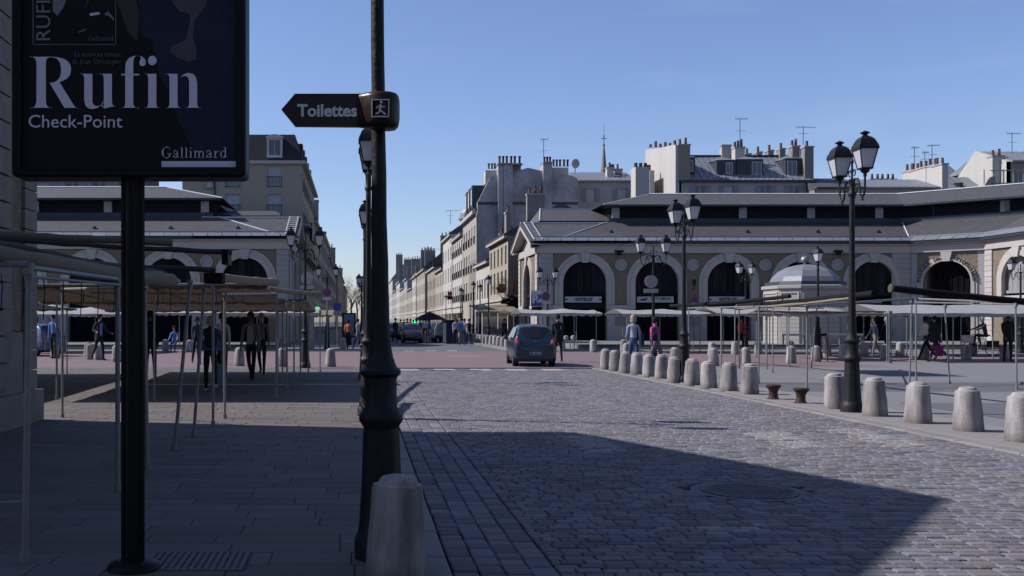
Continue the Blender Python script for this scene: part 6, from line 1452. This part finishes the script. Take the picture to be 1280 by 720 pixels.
# distant pedestrians
FARP = [(494,428.5,'in black walking up the far street','cloth_black','cloth_black'),(521,428,'in a pale shirt and jeans near the black car','cloth_pale','cloth_denim'),(525,426.5,'in a brown jacket, tallest of the far group','cloth_red','cloth_black'),(531.5,427,'in a red and white top beside the van','cloth_white','cloth_red'),
 (536,426,'in light blue near the van','cloth_blue','cloth_lightgrey'),(553,428,'in dark clothes in front of the white van','cloth_navy','cloth_black'),(569.5,431,'in a lilac shirt by the dark blue booth','cloth_pale','cloth_black'),(577.5,431,'in a light blue shirt, left of the pair behind bollards','cloth_blue','cloth_grey'),
 (581,431,'in a white blue shirt, right of the pair behind bollards','cloth_pale','cloth_denim'),(586,430,'in black behind the far bollards','cloth_black','cloth_black'),(630,428,'in dark clothes seated level with the car roof','cloth_navy','cloth_black'),(509,424,'small and dark left of the pharmacy cross','cloth_navy','cloth_black'),
 (513,422,'in red, tiny, below the pharmacy cross','cloth_red','cloth_black'),(501,421,'in white, tiny, at the street end','cloth_white','cloth_denim'),(517,421,'in pale grey, tiny, right of the pharmacy cross','cloth_lightgrey','cloth_denim'),(529,421,'in orange, tiny, beside the dark tree','cloth_orange','cloth_black'),(505,418,'in black, tiny, at the street end','cloth_black','cloth_navy')]
for i,(px,py,lb,tp_,lg_) in enumerate(FARP):
    X,Y = gp(px,py); person('distant pedestrian '+lb,X,Y,random.choice((0,180,150,20,200)),1.68+0.1*random.random(),tp_,lg_,'hair_dark',lleg=(random.uniform(5,18),6),rleg=(-random.uniform(5,18),18),group='pedestrians in the far street',sub=1)

# ------------------------------------------------------------------ cars
mat('car_blue',(0.008,0.024,0.046),0.3,metal=0.1,var=0.1,scale=2,coat=0.45,spec=0.35); mat('car_black',(0.012,0.012,0.015),0.3,var=0.05,coat=0.7); mat('car_silver',(0.05,0.08,0.15),0.3,metal=0.4,var=0.05,coat=0.7)
mat('tyre',(0.012,0.012,0.013),0.85,var=0.1); mat('rim',(0.25,0.25,0.27),0.35,metal=0.8,var=0.05); mat('tail_red',(0.35,0.02,0.03),0.2,var=0.05,coat=0.6); mat('plate_white',(0.42,0.43,0.5),0.5,var=0.1); mat('bumper_dark',(0.03,0.032,0.038),0.6,var=0.1); mat('interior',(0.02,0.02,0.022),0.9,var=0.2)
def make_car(label, paint, W=1.62, Lc=3.72, Hc=1.52):
    """local: rear bumper at y=0, car points +Y"""
    t = thing('car',label,'car',(0,0,0),None,local=True); hw_ = W/2
    # stations: y, z sill, z belt, z roof, half width low, half width belt, half width roof
    st = [(0.00,0.34,0.62,0.66,0.62,0.66,0.60),(0.06,0.26,0.84,0.90,0.74,0.75,0.66),(0.16,0.22,0.92,1.02,0.785,0.785,0.69),(0.30,0.20,0.95,1.28,0.80,0.80,0.635),(0.46,0.2,0.96,1.445,0.805,0.805,0.585),(0.75,0.2,0.96,1.50,0.81,0.81,0.58),
          (1.3,0.2,0.955,1.535,0.81,0.812,0.575),(1.9,0.2,0.95,1.53,0.81,0.81,0.57),(2.35,0.2,0.945,1.45,0.81,0.808,0.565),(2.75,0.2,0.94,1.20,0.81,0.80,0.63),(2.98,0.2,0.92,0.985,0.805,0.785,0.68),(3.3,0.2,0.84,0.89,0.79,0.75,0.62),(3.58,0.24,0.68,0.73,0.72,0.68,0.55),(3.72,0.34,0.52,0.56,0.58,0.56,0.45)]
    b = MB(); NS = 11
    for y,zs,zb,zr_,wl_,wb,wr in st:
        side = [(0,zs),(wl_*0.85,zs),(wl_,zs+0.10),(wl_+0.01,(zs+zb)*0.5),(wb,zb-0.05),(wb-0.02,zb),(wr+(wb-wr)*0.45,zb+(zr_-zb)*0.5),(wr+0.02,zr_-(zr_-zb)*0.12),(wr*0.9,zr_-0.012*(zr_>1.1)),(wr*0.5,zr_+0.012),(0,zr_+0.02)]
        b.v += [(x,y,z) for x,z in side]+[(-x,y,z) for x,z in side[1:-1]][::-1]
    n = NS*2-2
    for i in range(len(st)-1):
        for j in range(n): b.f.append((i*n+j,i*n+(j+1)%n,(i+1)*n+(j+1)%n,(i+1)*n+j)); b.m.append(0)
    b.f.append(tuple(range(n))); b.m.append(0); b.f.append(tuple(range((len(st)-1)*n,len(st)*n))); b.m.append(0)
    o = b.build('body',paint,t); 
    for p in o.data.polygons: p.use_smooth = True
    try: o.data.set_sharp_from_angle(angle=math.radians(50))
    except Exception: pass
    m_ = o.modifiers.new('sub','SUBSURF'); m_.levels = 1; m_.render_levels = 2
    # rear window following the hatch
    def hatch(x, z):  # y on the rear surface
        return 0.165+(z-1.02)*0.54 + 0.06*(abs(x)/0.6)**2
    g = MB(); zs_ = [1.03,1.12,1.24,1.36,1.42]; ws = [0.60,0.625,0.60,0.545,0.49]; N = 8
    for z,w_ in zip(zs_,ws): g.v += [(-w_+2*w_*i/N,hatch(-w_+2*w_*i/N,z)-0.035,z+0.01*(1-abs(2*i/N-1))) for i in range(N+1)]
    for i in range(len(zs_)-1):
        for j in range(N): g.f.append((i*(N+1)+j,i*(N+1)+j+1,(i+1)*(N+1)+j+1,(i+1)*(N+1)+j)); g.m.append(0)
    g.build('rear_window','pane_dark',t,smooth=True)
    for s in (-1,1):
        sw = MB(); pr = [(0.52,1.01),(0.60,1.30),(0.85,1.40),(1.5,1.44),(2.1,1.41),(2.62,1.02)]
        def sxf(y,z): 
            tt = (z-0.96)/(1.5-0.96); return s*(0.825-0.225*tt)
        sw.add([(sxf(y,z),y,z) for y,z in pr],[tuple(range(len(pr)))]); sw.build('side_window','pane_dark',t)
        MB().lathe([(0.02,-0.09),(0.07,-0.06),(0.085,0),(0.07,0.06),(0.02,0.09)],8,(s*0.92,2.35,1.04)).build('wing_mirror',paint,t)
        l = MB(); 
        l.add([(s*x,y,z) for x,y,z in ((0.56,0.02,0.80),(0.71,0.055,0.78),(0.765,0.14,0.86),(0.775,0.22,1.02),(0.735,0.17,1.06),(0.62,0.075,1.0))]+[(s*0.68,-0.01,0.92)],[(i,(i+1)%6,6) for i in range(6)]); l.build('tail_light','tail_red',t)
        l2 = MB().lathe([(0.06,-0.005),(0.055,0.008),(0.02,0.012)],10,(0,0,0)); l2.v = [(s*0.685+a,-0.005-c,0.855+b_) for a,b_,c in l2.v]; l2.build('indicator_lamp','rim',t)
        for yw in (0.62,3.05):
            wv = MB(); wv.tube([(s*0.60,yw,0.30),(s*0.80,yw,0.30)],0.30,20); w1 = wv.build('wheel','tyre',t,smooth=True); MB().tube([(s*0.795,yw,0.30),(s*0.812,yw,0.30)],0.19,14).build('rim','rim',w1)
    MB().box((-0.70,-0.045,0.30),(0.70,0.06,0.60)).build('rear_bumper',paint,t)
    MB().box((-0.66,-0.03,0.22),(0.66,0.06,0.32)).build('bumper_insert','bumper_dark',t)
    pl_ = MB().box((-0.26,-0.062,0.44),(0.26,-0.046,0.55)).build('number_plate','plate_white',t); MB().box((-0.262,-0.066,0.44),(-0.225,-0.063,0.55)).box((0.225,-0.066,0.44),(0.262,-0.063,0.55)).build('plate_band','blue_sign',pl_)
    b = MB()
    for i in range(7): b.box((-0.19+i*0.056,-0.066,0.465),(-0.155+i*0.056,-0.063,0.525)) if i not in (2,5) else None
    b.build('worn_characters','bumper_dark',pl_)
    bd = MB().lathe([(0.045,0),(0.045,0.012),(0.03,0.014)],14,(0,0,0)); bd.v = [(a,0.03-c,0.93+b_) for a,b_,c in bd.v]; bd.build('badge','rim',t)
    MB().box((-0.48,0.00,0.795),(-0.33,0.03,0.815)).box((0.36,0.00,0.80),(0.46,0.03,0.815)).build('badge_lettering','rim',t)
    MB().box((-0.10,0.40,1.435),(0.10,0.50,1.47)).build('brake_light','tail_red',t)
    MB().box((-0.75,0.2,0.18),(0.75,3.4,0.3)).build('floor_pan','interior',t)
    MB().tube([(0.0,0.33,1.06),(0.32,0.30,1.09)],0.012,5).build('rear_wiper','bumper_dark',t)
    return t
car = make_car('dark blue hatchback driving away where the setts meet the red road','car_blue')
g = gnd(666.5,457.5); car.location = (g.x,g.y-0.45,RZ+0.02); car.rotation_euler = (0,0,math.radians(-3.5)); car.scale = (0.93,1,0.99)
def recolor(o, new):
    for q_ in [o]+list(o.children_recursive):
        if q_.type == 'MESH' and q_.data.materials and q_.data.materials[0].name == 'car_blue':
            q_.data = q_.data.copy(); q_.data.materials[0] = MATS[new]
c2 = dup(car,(gnd(514,428).x,78,-0.03),math.radians(180),'black car at the mouth of the far street facing the square'); recolor(c2,'car_black')
c3 = dup(car,(gnd(52,447).x,46.5,-0.0),math.radians(60),'blue car parked at the far left behind the stall poles'); recolor(c3,'car_silver')
c4 = dup(car,(gnd(489,424).x,93,-0.03),math.radians(182),'dark car half hidden by the nearest lamp post in the far street'); recolor(c4,'car_black')
# white van and dark blue booth
V_ = thing('van','white van standing in the far street beside the dark blue booth','van',(5.9,76,0))
def vb(px,py,Y=76): return at(px,py,Y)
F = Face(0,76,1,0,0,1)
a = [vb(543,430),vb(543.5,412),vb(546,404.5),vb(557,404.5),vb(557.5,430)]
MB().prism([(p.x,max(0.35,p.z)) for p in a],0,4.4,F).build('body','window_white',V_)
MB().prism([(vb(547,0).x,vb(0,421).z),(vb(555.5,0).x,vb(0,421).z),(vb(555.5,0).x,vb(0,408).z),(vb(548.2,0).x,vb(0,408).z)],-0.03,-0.005,F).build('rear_window','limestone_grey',V_)
for x in (vb(545,0).x,vb(555.5,0).x):
    for y in (76.7,79.6): MB().tube([(x-0.1,y,0.33),(x+0.1,y,0.33)],0.33,16).build('wheel','tyre',V_)
MB().box((vb(543,0).x,75.95,0.3),(vb(557.5,0).x,76.05,0.55)).build('bumper','bumper_dark',V_)
BO = thing('booth','dark blue market booth with a flat roof beside the white van','booth',(6.9,73.5,0))
a, c_ = at(557.6,402,73), at(571.5,430,73)
MB().box((a.x,73,0.05),(c_.x,75.8,a.z)).build('body','cloth_navy',BO); MB().box((a.x-0.1,72.9,a.z),(c_.x+0.1,75.9,a.z+0.12)).build('roof','black_paint',BO)
MB().box(((a.x+c_.x)/2-0.02,72.97,0.2),((a.x+c_.x)/2+0.02,72.995,a.z-0.1)).build('door_joint','ink',BO)
PS = thing('parasol','dark parasol shading the pavement in the far street','parasol',(6.9,92,0))
MB().tube([(6.5,92,0),(6.5,92,2.5)],0.05,6).build('pole','black_paint',PS); MB().lathe([(1.5,1.75),(1.45,1.85),(0.8,2.2),(0.05,2.5)],8,(6.5,92,0)).build('canopy','cloth_black',PS)
# ------------------------------------------------------------------ bicycle and rider
X,Y = gp(1226,445.5)
BK = thing('bicycle','silver city bicycle with a pale front basket ridden to the left','bicycle',(0,0,0),None,local=True)
def wheel(y):
    b = MB(); N = 24; b.tube([(0,y+0.33*math.cos(2*PI*i/N),0.34+0.33*math.sin(2*PI*i/N)) for i in range(N+1)],0.019,6,caps=False); w1 = b.build('wheel','tyre',BK)
    s = MB()
    for i in range(14): s.tube([(0,y,0.34),(0,y+0.31*math.cos(2*PI*i/14),0.34+0.31*math.sin(2*PI*i/14))],0.003,3)
    s.tube([(-0.04,y,0.34),(0.04,y,0.34)],0.025,6); s.build('spokes','rim',w1)
wheel(0.54); wheel(-0.54)
b = MB(); bb_, hd_, st_ = (0,-0.08,0.30), (0,0.36,0.82), (0,-0.22,0.80)
for p,q_ in (((0,0.40,0.70),bb_),(hd_,st_),(bb_,st_),(bb_,(0,-0.54,0.34)),(st_,(0,-0.54,0.34))): b.tube([p,q_],0.017,6)
b.build('frame','rim',BK); MB().tube([(0,0.33,0.95),(0,0.42,0.65),(0,0.50,0.45),(0,0.54,0.34)],0.018,6).build('fork','rim',BK)
MB().tube([(-0.28,0.16,1.04),(-0.2,0.30,1.04),(0,0.34,0.98),(0.2,0.30,1.04),(0.28,0.16,1.04)],0.013,6).build('handlebar','rim',BK)
MB().tube([(0,-0.22,0.8),(0,-0.25,0.93)],0.014,6).build('seat_post','rim',BK); b = MB(); b.prism([(-0.40,0.93),(-0.12,0.94),(-0.10,0.98),(-0.38,1.0)],-0.07,0.07,lambda u,w2,z_:(w2,u,z_)); b.build('saddle','black_paint',BK)
MB().prism([(0.44,0.62),(0.78,0.62),(0.80,0.98),(0.42,0.98)],-0.17,0.17,lambda u,w2,z_:(w2,u,z_)).build('basket','limestone',BK)
MB().box((-0.1,-0.80,0.68),(0.1,-0.3,0.70)).build('rack','rim',BK); MB().box((-0.2,-0.72,0.42),(-0.1,-0.38,0.72)).box((0.1,-0.72,0.42),(0.2,-0.38,0.72)).build('pannier','black_paint',BK)
BK.location = (X,Y,0); BK.rotation_euler = (0,0,math.radians(90))
rd = person('cyclist in a dark jacket leaning forward on the silver bicycle',X+0.24,Y,90,1.7,'cloth_navy','cloth_black','hair_grey',seated=1.0,lleg=(0,-14),rleg=(0,8),larm=(58,14,8),rarm=(58,14,8),lean=14)
rd.location.z = 0.0
for o in rd.children: pass
# ------------------------------------------------------------------ trees
def bare_tree(label, x, y, h, r, seed, leaf=False, name='bare_tree'):
    t = thing(name,label,'tree',(x,y,0)); rr = random.Random(seed); tr = MB(); tr.tube([(x,y,0),(x+rr.uniform(-.2,.2),y,h*0.3),(x+rr.uniform(-.4,.4),y,h*0.5)],0.2,7,rad=[h*0.022,h*0.017,h*0.012]); tr.build('trunk','bark',t)
    cr = MB()
    def grow(p, d, l, rad, depth):
        q_ = p+d*l; cr.tube([p,p.lerp(q_,0.5)+Vector((rr.uniform(-1,1),rr.uniform(-1,1),rr.uniform(-.3,1)))*l*0.07,q_],rad,4,caps=False,rad=[rad,rad*0.8,rad*0.6])
        if depth == 0:
            if leaf:
                for _ in range(5): c = q_+Vector((rr.uniform(-1,1),rr.uniform(-1,1),rr.uniform(-1,1)))*l*0.5; u = Vector((rr.uniform(-1,1),rr.uniform(-1,1),rr.uniform(-1,1))).normalized()*0.22; w2 = u.orthogonal().normalized()*0.14; cr.add([c-u,c+w2,c+u,c-w2],[(0,1,2,3)],1)
            return
        for _ in range(rr.choice((2,3,3))):
            nd = (d+Vector((rr.uniform(-1,1),rr.uniform(-1,1),rr.uniform(-0.25,0.8)))*0.62).normalized(); grow(q_,nd,l*rr.uniform(0.62,0.85),rad*0.6,depth-1)
    for i in range(6):
        a = rr.uniform(0,2*PI); grow(Vector((x,y,h*(0.26+0.04*i))),Vector((math.cos(a)*0.6,math.sin(a)*0.6,0.8)).normalized(),h*0.17,h*0.008,4)
    cr.build('crown',['twig','leaf_dark'],t)
for i,(px,Y,h,lb) in enumerate(((433,330,15,'left of the group'),(439,350,19,'in the middle of the group'),(446,345,17,'beside the distant lamps'),(453,360,16,'right of the group behind the lamp row'),(430,320,10,'lowest, against the last left house'))):
    bare_tree('bare brown tree at the street end, %s' % lb,(px-VX)*Y/FPX,Y,h,4,60+i)
bare_tree('bare leaning tree in front of the shaded end wall beside the right hall',at(646,0,82).x,82,6.2,2,77)
bare_tree('small evergreen hedge tree below the bare tree beside the right hall',at(648,0,81).x,81.5,3.9,2,78,True,'evergreen_shrub')
